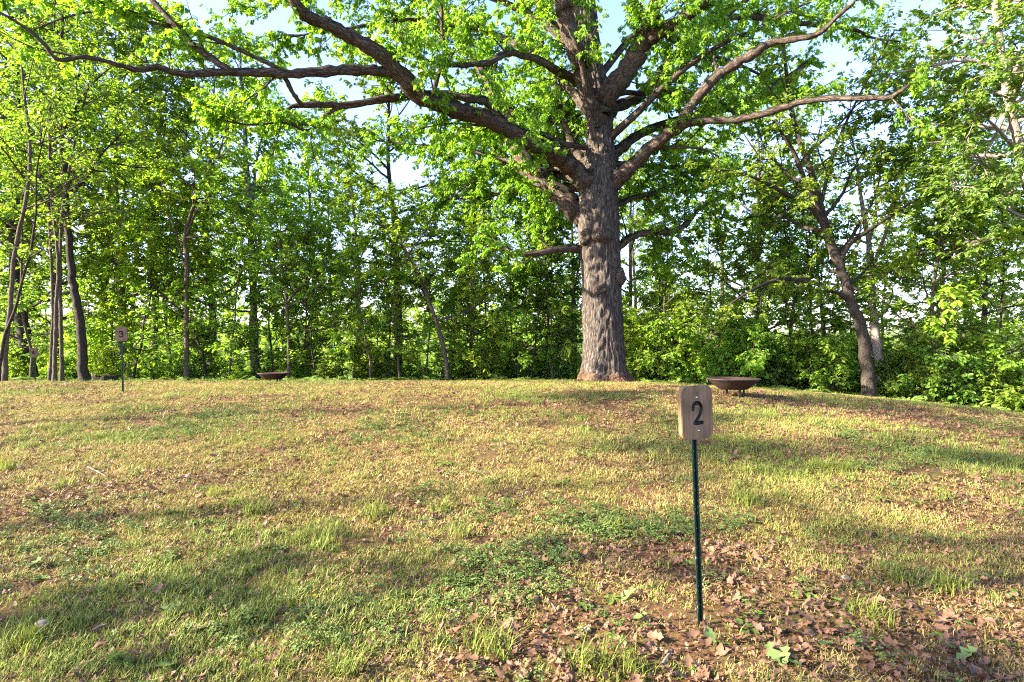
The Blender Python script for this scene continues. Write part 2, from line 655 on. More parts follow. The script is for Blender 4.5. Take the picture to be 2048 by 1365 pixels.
def make_tree(name, seed, trunk, rad, limbs, spec, bark, leaf, split=True, root_at=None, sides=12, limb_sides=7, limb_segs=9):
    """trunk (k,3) world or local polyline, rad (k); limbs: list of (t, azimuth deg, elev deg, length) or traced (pts, radii)
    -> Empty root at the trunk's foot with trunk, limb(s), crown"""
    r = np.random.default_rng(seed)
    trunk = np.asarray(trunk, float)
    o = trunk[0].copy()
    o[2] += .05
    n = max(14, int(len(trunk) * 5))
    TR = smooth_line(np.column_stack([trunk, rad]), n)
    TP, RR = TR[:, :3] - o, np.maximum(TR[:, 3], .006)
    TP[1:-1, :2] += r.normal(size=(n - 2, 2)) * RR[1:-1, None] * .12
    RR = RR * (1 + .25 * np.exp(-np.linspace(0, 1, n) * 26))
    root = empty(name, o)
    sk = Skel()
    tm = MB()
    tm.tubes(TP, RR, sides)
    meshes = []
    for li, lb in enumerate(limbs):
        if len(lb) == 4 and np.isscalar(lb[0]):
            t, az, el, L = lb
            i = min(n - 2, int(t * (n - 1)))
            p = TP[i]
            d = np.array((math.cos(math.radians(az)) * math.cos(math.radians(el)), math.sin(math.radians(az)) * math.cos(math.radians(el)), math.sin(math.radians(el))))
            r0 = min(RR[i] * .62, .02 + L * .0125)
            lp, lr = grow_branch(r, p, d, L, r0, .01, limb_segs, .11, spec.get('lup', .035))
        else:
            q = smooth_line(np.column_stack([np.asarray(lb[0]) - o, lb[1]]), 18)
            lp, lr = q[:, :3], q[:, 3]
        sp = dict(spec)
        if len(lb) == 3:
            sp.update(lb[2])
        if sp.get('branches', 1) > 0:
            ramify(r, sk, li, lp, lr, sp)
        if split:
            meshes.append(limb_mesh(sk, li, lp, lr, limb_sides))
        else:
            limb_mesh(sk, li, lp, lr, limb_sides, tm)
    # leafy top of the trunk itself
    if spec.get('top', True):
        ramify(r, sk, 'top', TP[int(n * spec.get('topfrom', .72)):], RR[int(n * spec.get('topfrom', .72)):], spec)
        g = sk.limbs.get('top', {})
        tm.tubes(np.array([a for a, b in g['b']]), np.array([b for a, b in g['b']]), 5)
        tm.tubes(np.array([a for a, b in g['t']]), np.array([b for a, b in g['t']]), 3, cap=False)
    tm.obj('trunk', bark, root, attr=True)
    for mb in meshes:
        mb.obj('limb', bark, root, attr=True)
    cm = MB()
    twig_leaves(r, cm, sk, spec)
    c = cm.obj('crown', leaf, root, smooth=False)
    c['kind'] = 'stuff'
    return root


def auto_limbs(r, n, t0, t1, L0, L1, el0=10, el1=50, az=None):
    out = []
    for k in range(n):
        t = t0 + (t1 - t0) * (k + r.uniform(0, .8)) / n
        f = (t - t0) / (t1 - t0)
        a = k * 137.5 + r.uniform(-25, 25) if az is None else r.uniform(*az)
        out.append((t, a, el0 + (el1 - el0) * f + r.uniform(-8, 8), (L0 + (L1 - L0) * f) * r.uniform(.75, 1.2)))
    return out


# ------------------------------------------------------------------ the great oak
OAKY = 17.4
OAK_SPEC = dict(branches=3.0, blen=1.7, twigs=5.6, tlen=.5, leaves=18, size=.152, leaf=LEAF_OAK, droop=.55, spread=.8, tilt=.6,
                up=.02, bup=.12, b0=.2, tgrav=-.06)


def build_oak():
    r = np.random.default_rng(21)
    base = at(1211, 766, OAKY)
    base[2] = gz(base[0], base[1])
    root = tag(empty('oak_tree', base), 'huge old oak with burled grey trunk and spreading limbs at the crest of the lawn', 'tree')
    # trunk rows: py, left px, right px
    rows = [(785, 1150, 1284), (768, 1158, 1270), (752, 1162, 1257), (735, 1166, 1250), (690, 1167, 1248), (640, 1165, 1246), (600, 1164, 1243), (560, 1163, 1242),
            (520, 1160, 1241), (490, 1158, 1240), (455, 1156, 1239), (420, 1156, 1238), (385, 1159, 1236), (350, 1164, 1234), (300, 1170, 1230),
            (250, 1174, 1228), (200, 1172, 1226), (165, 1166, 1219), (120, 1158, 1209), (60, 1150, 1201), (0, 1144, 1196), (-120, 1128, 1172), (-260, 1130, 1160), (-420, 1135, 1152)]
    A = np.array(rows, float)
    ctr = np.array([at((a[1] + a[2]) / 2, a[0], OAKY) for a in A]) - base
    ctr[:, 1] += np.interp(A[:, 0], [-420, 0, 400, 800], [.8, .4, 0, 0])
    rd = (A[:, 2] - A[:, 1]) / 2 / F * OAKY
    q = smooth_line(np.column_stack([ctr, rd]), 230)
    S = 112
    ang = np.arange(S) / S * 2 * math.pi
    V = np.empty((230, S, 3))
    C = np.empty((230, S, 3))
    for i in range(230):
        z = q[i, 2]
        lob = math.exp(-max(0, z) * 1.1)
        for j in range(S):
            a = ang[j]
            c_, s_ = math.cos(a), math.sin(a)
            R0 = q[i, 3]
            g = mnoise.noise(Vector((c_ * 1.3, s_ * 1.3, z * .45)))
            f1 = mnoise.noise(Vector((c_ * R0 * 14, s_ * R0 * 14, z * 2.2)))
            f2 = mnoise.noise(Vector((c_ * R0 * 30 + 7, s_ * R0 * 30, z * 4.5)))
            R = R0 * (1 + .05 * g + lob * (.13 * math.sin(5 * a + .6) + .08 * math.sin(3 * a + 2)) + lob * .10)
            R += (-.055 * max(0, .25 - abs(f1)) * 4 + .016 * f2) * min(1, R0 / .4)
            V[i, j] = (q[i, 0] + c_ * R, q[i, 1] + s_ * R, z)
            C[i, j] = (c_ * R0, s_ * R0, z)
    ii, jj = np.meshgrid(np.arange(229), np.arange(S), indexing='ij')
    j2 = (jj + 1) % S
    tm = MB()
    tm.add(V.reshape(-1, 3), np.stack([ii * S + jj, ii * S + j2, (ii + 1) * S + j2, (ii + 1) * S + jj], -1).reshape(-1, 4), C.reshape(-1, 3))
    tm.obj('trunk', M_OAKBARK, root, attr=True)

    # burls and knots on the camera side of the trunk
    def burl(px, py, size, hollow, seed, side=0.0):
        i = int(np.argmin(np.abs(q[:, 2] - (at(px, py, OAKY) - base)[2])))
        cx = (at(px, py, OAKY) - base)[0]
        off = np.clip((cx - q[i, 0]) / q[i, 3], -.97, .97)
        cyy = q[i, 1] - q[i, 3] * math.sqrt(1 - off * off)
        bm = bmesh.new()
        bmesh.ops.create_icosphere(bm, subdivisions=4, radius=1)
        for v in bm.verts:
            d = v.co.copy()
            k = 1 + .22 * mnoise.noise(d * 1.7 + Vector((seed, 0, 0))) + .07 * mnoise.noise(d * 5 + Vector((seed, 0, 0)))
            f = max(0, -d.y * .93 + d.x * side - .1 * d.z)
            dd = math.sqrt(max(0, 1 - min(1, f) ** 2))
            if hollow:
                k -= hollow * math.exp(-(dd / .38) ** 2) * (f > 0)
                k += .10 * math.exp(-((dd - .6) / .16) ** 2) * (f > 0)
            v.co = d * k
            v.co.x *= size[0]
            v.co.y *= size[1]
            v.co.z *= size[2]
        me = bpy.data.meshes.new('burl')
        bm.to_mesh(me)
        bm.free()
        for p in me.polygons:
            p.use_smooth = True
        a = me.attributes.new('bark_co', 'FLOAT_VECTOR', 'POINT')
        a.data.foreach_set('vector', np.array([v.co[:] for v in me.vertices], np.float32).ravel())
        me.materials.append(M_BURL)
        o = bpy.data.objects.new('burl', me)
        COL.objects.link(o)
        o.parent = root
        o.location = (cx, cyy + size[1] * .35, (at(px, py, OAKY) - base)[2])
        return o
    burl(1170, 479, (.22, .36, .25), .45, 1.3, -.35)
    burl(1197, 478, (.31, .30, .26), 0, 4.1)
    burl(1196, 580, (.20, .19, .20), .6, 8.8)
    burl(1234, 556, (.22, .22, .28), 0, 12.2)

    def limb(name_pts, leafy=1.0, spec=None):
        """rows: (px, py, depth offset, width px) -> polyline in tree space"""
        Pn = np.array([np.append(at(a, b, OAKY + c) - base, w / 2 / F * (OAKY + c)) for a, b, c, w in name_pts])
        n = max(12, len(name_pts) * 5)
        ql = smooth_line(Pn, n)
        P_, R_ = ql[:, :3], np.maximum(ql[:, 3], .012)
        P_ = P_ + r.normal(size=P_.shape) * R_[:, None] * .10
        R_ = R_ * (1 + .10 * r.normal(size=n).clip(-1.5, 1.5))
        return P_, R_, leafy
    L = []
    # E: the great left limb; G etc. grow from it
    L.append(limb([(1206, 442, .1, 40), (1186, 396, 0, 41), (1160, 352, -.3, 39), (1128, 322, -.6, 37), (1088, 300, -1, 34), (1019, 262, -1.6, 33), (970, 236, -2, 33), (913, 220, -2.4, 34),
                   (844, 193, -2.9, 32), (803, 152, -3.3, 33), (769, 117, -3.6, 30), (724, 86, -3.9, 28), (665, 55, -4.2, 26), (614, 31, -4.5, 25), (590, 5, -4.8, 20), (560, -50, -5, 15), (500, -130, -5.2, 9)], .28))
    # F: second left limb going back
    L.append(limb([(1196, 492, .1, 46), (1172, 448, .1, 47), (1138, 408, .2, 42), (1085, 360, .6, 38), (1037, 308, 1.1, 33), (1016, 225, 1.7, 27), (982, 172, 2.2, 24), (961, 138, 2.6, 20), (935, 95, 3.2, 16), (900, 40, 3.8, 12), (860, -30, 4.4, 7)], 1.2))
    # G: long horizontal limb towards the left and the camera
    L.append(limb([(800, 150, -3.3, 22), (765, 143, -3.5, 21), (707, 141, -3.8, 20), (638, 144, -4.2, 19), (569, 148, -4.6, 17), (500, 145, -5, 16), (448, 145, -5.3, 15), (362, 148, -5.8, 13), (317, 135, -6, 11),
                   (275, 141, -6.2, 11), (241, 131, -6.4, 9), (172, 115, -6.7, 9), (117, 120, -7, 8), (86, 86, -7.2, 7), (45, 52, -7.4, 6), (0, 26, -7.6, 5), (-60, 10, -7.8, 3)], .16))
    L.append(limb([(470, 145, -5.2, 12), (451, 136, -5.3, 14), (386, 90, -5.2, 13), (344, 45, -5.2, 12), (303, 0, -5.2, 11), (260, -50, -5.2, 8), (200, -90, -5.1, 4)], .25))
    L.append(limb([(575, 146, -4.6, 7), (551, 134, -4.6, 9), (499, 110, -4.7, 9), (413, 72, -4.9, 8), (362, 58, -5, 7), (303, 45, -5.2, 6), (241, 21, -5.4, 5), (150, 30, -5.7, 4), (60, 62, -6, 3)], .6))
    # H: lower left limb with broken end
    L.append(limb([(1005, 246, -1.6, 22), (975, 206, -1.6, 18), (948, 198, -1.8, 17), (879, 189, -2, 15), (820, 193, -2.4, 15), (758, 200, -2.8, 15), (707, 210, -3, 14), (638, 210, -3.4, 13), (596, 211, -3.6, 11), (572, 220, -3.7, 4)], .35))
    L.append(limb([(690, 212, -3.1, 8), (665, 222, -3.2, 8), (640, 240, -3.3, 8), (615, 262, -3.4, 6), (569, 246, -3.6, 5), (500, 250, -3.9, 4), (440, 240, -4.2, 3)], .7))
    L.append(limb([(565, 148, -4.6, 9), (586, 186, -4.2, 9), (603, 212, -3.7, 9)], 0))
    # I: arching limb
    L.append(limb([(1172, 185, .2, 18), (1154, 165, -.2, 17), (1120, 145, -.7, 16), (1068, 117, -1.3, 14), (1016, 107, -1.8, 13), (982, 124, -2.2, 12), (913, 131, -2.8, 10), (850, 120, -3.2, 6), (800, 95, -3.6, 4)], .8))
    L.append(limb([(866, 190, -2.2, 10), (876, 150, -2.4, 9), (888, 110, -2.6, 9), (884, 50, -2.8, 7), (882, 0, -3, 6), (870, -70, -3.2, 3)], .7))
    # dark forward leader and dead strip
    L.append(limb([(1190, 245, -.2, 30), (1177, 200, -.5, 34), (1163, 148, -.8, 35), (1147, 95, -1.1, 34), (1132, 40, -1.3, 33), (1122, -10, -1.5, 31), (1100, -110, -1.8, 24), (1060, -230, -2.2, 14), (1020, -330, -2.5, 6)], .8))
    L.append(limb([(1195, 295, -.62, 10), (1182, 250, -.75, 12), (1172, 205, -.95, 9), (1168, 160, -1.15, 10), (1160, 110, -1.4, 11), (1148, 78, -1.6, 9), (1134, 52, -1.8, 5)], 0))
    # A: right upper limb, forked
    L.append(limb([(1196, 235, 0, 44), (1212, 195, -.2, 46), (1250, 145, -.5, 42), (1281, 93, -.8, 38), (1296, 55, -1, 31), (1315, 0, -1.3, 29), (1335, -80, -1.6, 22), (1350, -190, -2, 14), (1370, -300, -2.2, 6)], .8))
    L.append(limb([(1276, 100, -.8, 24), (1300, 78, -1, 26), (1329, 62, -1.2, 26), (1370, 34, -1.6, 24), (1408, 0, -2, 21), (1450, -50, -2.4, 17), (1510, -130, -3, 10), (1570, -200, -3.4, 5)], .7))
    # B: right lower limb, forked, dead ends
    L.append(limb([(1200, 420, .05, 52), (1214, 386, -.1, 40), (1234, 360, -.3, 33), (1294, 303, -.9, 28), (1336, 268, -1.3, 26), (1363, 246, -1.6, 24), (1377, 220, -1.8, 21), (1408, 179, -2.1, 20), (1439, 148, -2.3, 19), (1480, 124, -2.6, 19),
                   (1515, 103, -2.9, 19), (1542, 86, -3, 15), (1587, 79, -3.3, 12), (1625, 72, -3.5, 11), (1648, 60, -3.6, 11), (1669, 38, -3.8, 10), (1700, 12, -4, 8), (1714, -2, -4.1, 3)], .06))
    L.append(limb([(1350, 258, -1.5, 20), (1375, 247, -1.7, 18), (1432, 241, -2.1, 15), (1484, 238, -2.4, 15), (1553, 220, -2.9, 14), (1604, 203, -3.2, 12), (1650, 198, -3.5, 12), (1710, 196, -3.9, 11), (1772, 196, -4.2, 11), (1796, 186, -4.4, 10), (1816, 172, -4.5, 6), (1825, 167, -4.5, 1.5)], .05))
    L.append(limb([(1424, 165, -2.2, 10), (1434, 148, -2.2, 9), (1430, 128, -2.2, 7), (1428, 112, -2.2, 4)], 0))
    # C: right limb behind with broken end
    L.append(limb([(1222, 322, .3, 22), (1236, 302, .6, 22), (1294, 262, 1.4, 20), (1398, 231, 2.4, 18), (1484, 207, 3, 16), (1535, 182, 3.4, 14), (1587, 148, 3.7, 12), (1612, 126, 3.9, 8), (1619, 118, 4, 2)], .4))
    # D: right limb far behind
    L.append(limb([(1210, 240, .3, 26), (1228, 218, .8, 24), (1277, 193, 1.6, 21), (1311, 158, 2.2, 20), (1346, 117, 2.8, 19), (1390, 75, 3.4, 17), (1432, 46, 3.8, 15), (1487, 34, 4.2, 13), (1587, 45, 4.8, 11), (1645, 52, 5.2, 9), (1710, 60, 5.6, 7), (1744, 76, 5.8, 5), (1800, 84, 6, 3)], 1.0))
    L.append(limb([(1420, 52, 3.7, 12), (1470, 18, 4.1, 11), (1510, -15, 4.4, 9), (1570, -70, 5, 5)], 1.0))
    # M: back left limb
    L.append(limb([(1180, 335, .3, 24), (1160, 312, .8, 19), (1143, 290, 1.1, 17), (1132, 251, 1.5, 16), (1121, 220, 1.8, 14), (1110, 170, 2.4, 12), (1085, 90, 3.2, 10), (1050, 0, 4, 6)], 1.0))
    L.append(limb([(1180, 220, .2, 18), (1157, 193, .7, 16), (1122, 172, 1.2, 14), (1100, 195, 1.6, 10), (1070, 215, 2, 9), (1035, 222, 2.4, 7), (1000, 260, 2.9, 4)], 1.0))
    # J, K, L: low side limbs
    L.append(limb([(1170, 497, 0, 18), (1145, 498, -.1, 15), (1110, 500, -.3, 13), (1062, 508, -.5, 12), (1030, 508, -.6, 10), (1014, 500, -.6, 7), (996, 486, -.5, 5), (975, 470, -.3, 3)], .5))
    L.append(limb([(1225, 505, 0, 20), (1245, 488, .1, 16), (1262, 474, .2, 14), (1300, 466, .4, 13), (1350, 462, .7, 12), (1380, 440, 1, 9), (1400, 415, 1.2, 5), (1440, 400, 1.5, 3)], .8))
    L.append(limb([(1225, 415, .2, 14), (1262, 398, .9, 11), (1310, 385, 1.8, 9), (1380, 360, 3, 7), (1460, 370, 4, 4)], 1.1))
    L.append(limb([(1305, 300, -.9, 6), (1340, 296, -1.1, 5), (1400, 298, -1.3, 4), (1450, 320, -1.4, 3)], .9))
    L.append(limb([(1225, 330, .3, 14), (1270, 330, 1.2, 11), (1340, 335, 2.4, 8), (1420, 330, 3.6, 5)], 1.1))
    L.append(limb([(1180, 380, .4, 20), (1120, 372, 1.6, 13), (1050, 380, 2.8, 9), (960, 395, 4, 6), (880, 400, 5, 3)], 1.1))
    # leafy boughs reaching back behind the big limbs
    L.append(limb([(1180, 225, .5, 20), (1080, 120, 1.5, 14), (960, 60, 2.5, 11), (820, 40, 3.2, 8), (680, 60, 3.6, 5), (540, 80, 4, 3)], 1.2))
    L.append(limb([(1172, 120, .5, 18), (1060, 30, 1.5, 13), (920, -20, 2.2, 10), (760, -30, 2.8, 7), (600, 0, 3, 4), (480, 20, 3.2, 3)], 1.1))
    L.append(limb([(1200, 150, .5, 16), (1290, 60, 1.8, 12), (1400, 100, 3, 8), (1520, 150, 4, 5), (1600, 200, 4.6, 3)], 1.1))
    L.append(limb([(1175, 365, .6, 16), (1040, 330, 2.2, 11), (930, 300, 3.4, 8), (820, 290, 4.4, 5), (740, 280, 5, 3)], 1.0))
    sk = Skel()
    for li, (P_, R_, leafy) in enumerate(L):
        sp = dict(OAK_SPEC)
        sp['branches'] *= leafy
        if leafy > 0:
            ramify(r, sk, li, P_, R_, sp)
        limb_mesh(sk, li, P_, R_, 14 if R_[0] > .12 else 9).obj('limb', M_OAKLIMB, root, attr=True)
    # the rest of the round crown: limbs going up, back and to the sides
    lead = q[:, :3]
    nauto = 26
    for k in range(nauto):
        zz = r.uniform(6.2, 15.5)
        i = int(np.argmin(np.abs(lead[:, 2] - zz)))
        az = math.radians(k * 137.5 + r.uniform(-15, 15))
        toward = math.sin(az) < -.35            # fewer limbs on the camera side, where the photograph shows open air
        if toward and zz < 11:
            zz = r.uniform(11, 15)
            i = int(np.argmin(np.abs(lead[:, 2] - zz)))
        el = math.radians(r.uniform(5, 35) if zz < 10 else r.uniform(20, 60))
        Ln = r.uniform(5, 8.5) if zz < 11 else r.uniform(3.5, 6)
        d = np.array((math.cos(az) * math.cos(el), math.sin(az) * math.cos(el), math.sin(el)))
        P_, R_ = grow_branch(r, lead[i], d, Ln, .03 + Ln * .013, .012, 10, .13, -.03 if zz < 9 else .02)
        ramify(r, sk, 100 + k, P_, R_, OAK_SPEC)
        limb_mesh(sk, 100 + k, P_, R_, 8).obj('limb', M_OAKLIMB, root, attr=True)
    cm = MB()
    twig_leaves(r, cm, sk, OAK_SPEC)
    c = cm.obj('crown', M_LEAF_OAK, root, smooth=False)
    c['kind'] = 'stuff'
    # surface roots
    for pts in ([(1168, 764, -.3, 18), (1140, 763, -.5, 10), (1100, 760, -.4, 6), (1060, 762, -.3, 3)], [(1180, 772, -.5, 16), (1172, 776, -1.0, 9), (1150, 778, -1.6, 4)], [(1245, 768, -.3, 18), (1275, 770, -.6, 9), (1300, 770, -.8, 4)]):
        P_ = []
        for a, b, c_, w in pts:
            p = at(a, b, OAKY + c_)
            p[2] = gz(p[0], p[1]) - .01
            P_.append(np.append(p - base, w / 2 / F * OAKY))
        qq = smooth_line(np.array(P_), 14)
        m = MB()
        m.tubes(qq[:, :3], qq[:, 3], 10)
        m.obj('root', M_BURL, root, attr=True)
    print('oak twigs', len(sk.tw))
    return root


build_oak()


# ------------------------------------------------------------------ traced trees round the clearing
def px_trunk(rows):
    """rows (px, py, Y, width px) -> polyline and radii; the foot is put on the ground"""
    P_ = np.array([at(a, b, Y) for a, b, Y, w in rows])
    R_ = np.array([w / 2 / F * Y / math.hypot(1, (a - 1024) / F) for a, b, Y, w in rows])
    P_[0, 2] = gz(P_[0, 0], P_[0, 1]) - .05
    return P_, R_


def px_limb(rows, spec=None):
    P_ = np.array([at(a, b, Y) for a, b, Y, w in rows])
    R_ = np.array([w / 2 / F * Y / math.hypot(1, (a - 1024) / F) for a, b, Y, w in rows])
    return (P_, R_, spec or {})


rt = np.random.default_rng(5)
# right: dark forked tree beyond the fire bowl
P_, R_ = px_trunk([(1738, 790, 16, 30), (1733, 740, 16, 27), (1722, 655, 16, 25), (1702, 605, 16, 22), (1682, 540, 16.1, 21), (1660, 482, 16.2, 20), (1645, 430, 16.3, 16), (1628, 360, 16.5, 14), (1602, 290, 16.8, 12), (1582, 215, 17, 10), (1570, 120, 17.2, 7), (1560, 20, 17.4, 4)])
tr = make_tree('forked_tree', 31, P_, R_, [
    px_limb([(1664, 490, 16.2, 14), (1640, 440, 16, 12), (1605, 402, 15.8, 11), (1575, 390, 15.6, 10), (1530, 366, 15.3, 8), (1480, 345, 15, 5), (1430, 340, 14.8, 3)]),
    px_limb([(1652, 452, 16.2, 13), (1625, 395, 16, 12), (1603, 345, 15.8, 11), (1590, 310, 15.7, 9), (1565, 268, 15.5, 7), (1545, 240, 15.4, 4)]),
    px_limb([(1676, 530, 16.1, 12), (1700, 488, 16, 11), (1742, 458, 16, 10), (1790, 426, 16, 8), (1838, 396, 16, 6), (1880, 370, 16, 3)]),
    px_limb([(1700, 602, 16, 12), (1672, 584, 15.8, 9), (1630, 568, 15.6, 9), (1590, 559, 15.4, 9), (1555, 560, 15.2, 8), (1520, 572, 15, 7), (1485, 592, 14.8, 5), (1455, 612, 14.6, 3)], dict(branches=1.0)),
    px_limb([(1640, 420, 16.3, 9), (1660, 330, 16.6, 8), (1690, 250, 17, 6), (1740, 150, 17.4, 4), (1790, 60, 17.8, 3)]),
    (.33, 15, 12, 3.0), (.3, 190, 20, 2.2), (.36, 60, 15, 3.4), (.42, 30, 25, 4), (.5, 100, 25, 4), (.55, 0, 25, 3.4), (.62, 150, 30, 3.2), (.7, 30, 35, 3.2)],
    dict(SPEC_TREE, branches=2.2, twigs=4.50, leaves=17, size=.115), M_BARK_DARK, M_LEAF_MID, sides=16)
tag(tr, 'dark forked tree with an arching low limb on the slope right of the fire bowl', 'tree')

# right: pale trunk just behind it
P_, R_ = px_trunk([(1768, 800, 18, 24), (1760, 740, 18, 22), (1752, 680, 18, 20), (1745, 620, 18.2, 17), (1742, 540, 18.5, 13), (1735, 470, 18.8, 11), (1722, 400, 19, 9), (1715, 330, 19.2, 6), (1700, 260, 19.4, 3)])
tr = make_tree('pale_tree', 33, P_, R_, [
    px_limb([(1742, 540, 18.5, 9), (1770, 470, 18.4, 8), (1790, 400, 18.3, 7), (1812, 340, 18.2, 4)], dict(branches=.5)),
    px_limb([(1738, 490, 18.8, 7), (1752, 420, 18.8, 6), (1748, 350, 18.8, 4), (1765, 290, 18.8, 3)], dict(branches=.5)),
    (.35, 30, 20, 3), (.45, 140, 20, 3), (.5, -40, 25, 3), (.6, 80, 30, 2.6)],
    dict(SPEC_TREE, branches=1.71, twigs=3.60, leaves=11), M_BARK_PALE, M_LEAF_COOL)
tag(tr, 'pale barked tree half hidden behind the dark forked tree', 'tree')

# right edge: tall leafy tree
P_, R_ = px_trunk([(2150, 900, 15, 34), (2110, 640, 15, 30), (2080, 480, 15, 27), (2052, 345, 15, 24), (2033, 265, 15, 22), (2016, 200, 15, 20), (2006, 130, 15, 18), (1992, 30, 15, 15), (1985, -80, 15, 12), (1980, -200, 15, 8), (1978, -330, 15, 3)])
tr = make_tree('tall_tree', 35, P_, R_, auto_limbs(rt, 30, .18, .9, 3.6, 2.6, 5, 35) + [
    px_limb([(2062, 440, 15, 9), (2040, 432, 14.8, 8), (2012, 418, 14.6, 7), (1985, 405, 14.4, 4), (1950, 400, 14.2, 2)]),
    px_limb([(2020, 210, 15, 9), (1975, 300, 14.8, 7), (1930, 350, 14.6, 5), (1890, 380, 14.5, 3)])],
    dict(SPEC_TREE, branches=3.04, twigs=5.40, leaves=20, size=.125, flat=.35, tilt=.3), M_BARK_PALE, M_LEAF_COOL, sides=16)
tag(tr, 'tall leafy tree with pale leaning trunk at the right edge', 'tree')

# left: the dark trunk beside the stump
P_, R_ = px_trunk([(171, 764, 18, 27), (166, 730, 18, 22), (161, 650, 18, 20), (150, 590, 18, 18), (143, 540, 18, 17), (135, 440, 18.1, 15), (130, 350, 18.2, 14), (122, 260, 18.3, 12), (118, 150, 18.5, 10), (125, 40, 18.6, 8), (130, -90, 18.7, 5), (132, -200, 18.8, 2)])
tr = make_tree('dark_tree', 41, P_, R_, auto_limbs(rt, 16, .5, .93, 3.8, 2.0, 12, 45),
               dict(SPEC_TREE, branches=2.0, twigs=4.50, leaves=17, size=.115), M_BARK_DARK, M_LEAF_MID, sides=14)
tag(tr, 'dark straight tree rising beside the low stump at the left', 'tree')
# left: three slim stems, one tree each
for k, (rows, lab) in enumerate([
    ([(99, 766, 17.5, 10), (103, 700, 17.5, 8), (106, 620, 17.5, 7), (102, 520, 17.6, 7), (98, 420, 17.8, 6), (100, 320, 18, 5), (92, 200, 18.2, 3)], 'slim brown tree, leftmost of three close stems between the third and fourth signs'),
    ([(109, 767, 17.1, 11), (110, 700, 17.1, 9), (112, 620, 17.1, 8), (116, 520, 17.1, 7), (104, 400, 17.2, 7), (98, 280, 17.3, 5), (104, 160, 17.4, 3)], 'slim brown tree, middle of three close stems between the third and fourth signs'),
    ([(124, 766, 17.3, 11), (123, 700, 17.3, 9), (121, 620, 17.3, 9), (120, 540, 17.3, 8), (124, 430, 17.4, 7), (140, 330, 17.6, 6), (165, 220, 17.8, 4), (190, 120, 18, 2)], 'slim dark tree, rightmost of three close stems between the third and fourth signs')]):
    P_, R_ = px_trunk(rows)
    tr = make_tree('slim_tree', 50 + k, P_, R_, auto_limbs(rt, 8, .58, .95, 2.2, 1.4, 15, 50), dict(SPEC_TREE, branches=1.8, twigs=4.20, leaves=15, size=.105), M_BARK_BROWN, (M_LEAF_MID, M_LEAF_DEEP, M_LEAF_DEEP)[k], sides=10)
    tag(tr, lab, 'tree', 'three close stems')
# left edge
P_, R_ = px_trunk([(8, 770, 15.5, 14), (12, 690, 15.5, 12), (22, 600, 15.5, 11), (30, 500, 15.5, 10), (52, 400, 15.6, 9), (60, 300, 15.8, 8), (48, 180, 16, 6), (40, 60, 16.2, 4), (45, -60, 16.3, 2)])
tr = make_tree('thin_tree', 57, P_, R_, auto_limbs(rt, 9, .45, .93, 2.6, 1.8, 10, 50), dict(SPEC_TREE, branches=1.4, twigs=4.50, leaves=15, size=.10), M_BARK_BROWN, M_LEAF_DEEP, sides=10)
tag(tr, 'thin crooked tree at the left edge of the clearing', 'tree')
P_, R_ = px_trunk([(-4, 775, 14.5, 9), (8, 680, 14.5, 8), (30, 620, 14.4, 7), (45, 560, 14.3, 6), (62, 500, 14.2, 6), (72, 420, 14.1, 5), (75, 330, 14.1, 4), (110, 200, 14, 2)])
tr = make_tree('leaning_sapling', 58, P_, R_, auto_limbs(rt, 6, .5, .95, 1.9, 1.3, 10, 50), dict(SPEC_TREE, branches=1.3, twigs=4.50, leaves=14, size=.10), M_BARK_DARK, M_LEAF_DEEP, sides=9)
tag(tr, 'dark sapling leaning to the right at the far left edge', 'tree')
# left middle
P_, R_ = px_trunk([(309, 790, 25, 17), (309, 690, 25, 15), (311, 600, 25, 15), (308, 520, 25, 14), (312, 430, 25, 13), (318, 380, 25.2, 12), (316, 300, 25.4, 10), (320, 200, 25.6, 8), (315, 110, 25.8, 5), (312, 60, 26, 2)])
tr = make_tree('vine_tree', 43, P_, R_, auto_limbs(rt, 18, .3, .93, 4.6, 2.8, 5, 45) + [px_limb([(310, 532, 25, 9), (270, 528, 24.6, 8), (235, 538, 24.2, 7), (200, 545, 23.8, 5), (170, 556, 23.5, 3)], dict(branches=.6))],
               dict(SPEC_TREE, branches=2.09, twigs=4.05, leaves=12, size=.18), M_BARK_GREY, M_LEAF_MID)
tag(tr, 'grey tree wrapped in leaves with a bent side limb, right of the third sign', 'tree')
P_, R_ = px_trunk([(372, 770, 21, 12), (373, 700, 21, 11), (373, 600, 21, 10), (374, 520, 21, 10), (369, 478, 21, 9), (382, 430, 21, 8), (398, 385, 21, 7), (415, 348, 21, 6), (440, 300, 21.2, 4), (455, 240, 21.4, 2)])
tr = make_tree('crooked_tree', 44, P_, R_, [
    px_limb([(374, 470, 21, 6), (392, 425, 20.8, 5), (415, 395, 20.6, 4), (450, 350, 20.5, 2)]),
    px_limb([(372, 540, 21, 6), (360, 500, 21.2, 5), (350, 460, 21.4, 5), (335, 430, 21.6, 4), (300, 405, 22, 2)])] + auto_limbs(rt, 9, .45, .95, 2.6, 1.6, 10, 50),
    dict(SPEC_TREE, branches=2.28, twigs=4.50, leaves=11, size=.15), M_BARK_BROWN, M_LEAF_MID, sides=10)
tag(tr, 'crooked slender tree that forks halfway up, left of the far fire bowl', 'tree')
P_, R_ = px_trunk([(513, 790, 24, 18), (512, 720, 24, 15), (509, 640, 24, 14), (506, 560, 24, 14), (502, 470, 24, 13), (498, 390, 24.2, 12), (492, 320, 24.4, 10), (490, 230, 24.6, 8), (482, 140, 24.8, 5), (480, 70, 25, 2)])
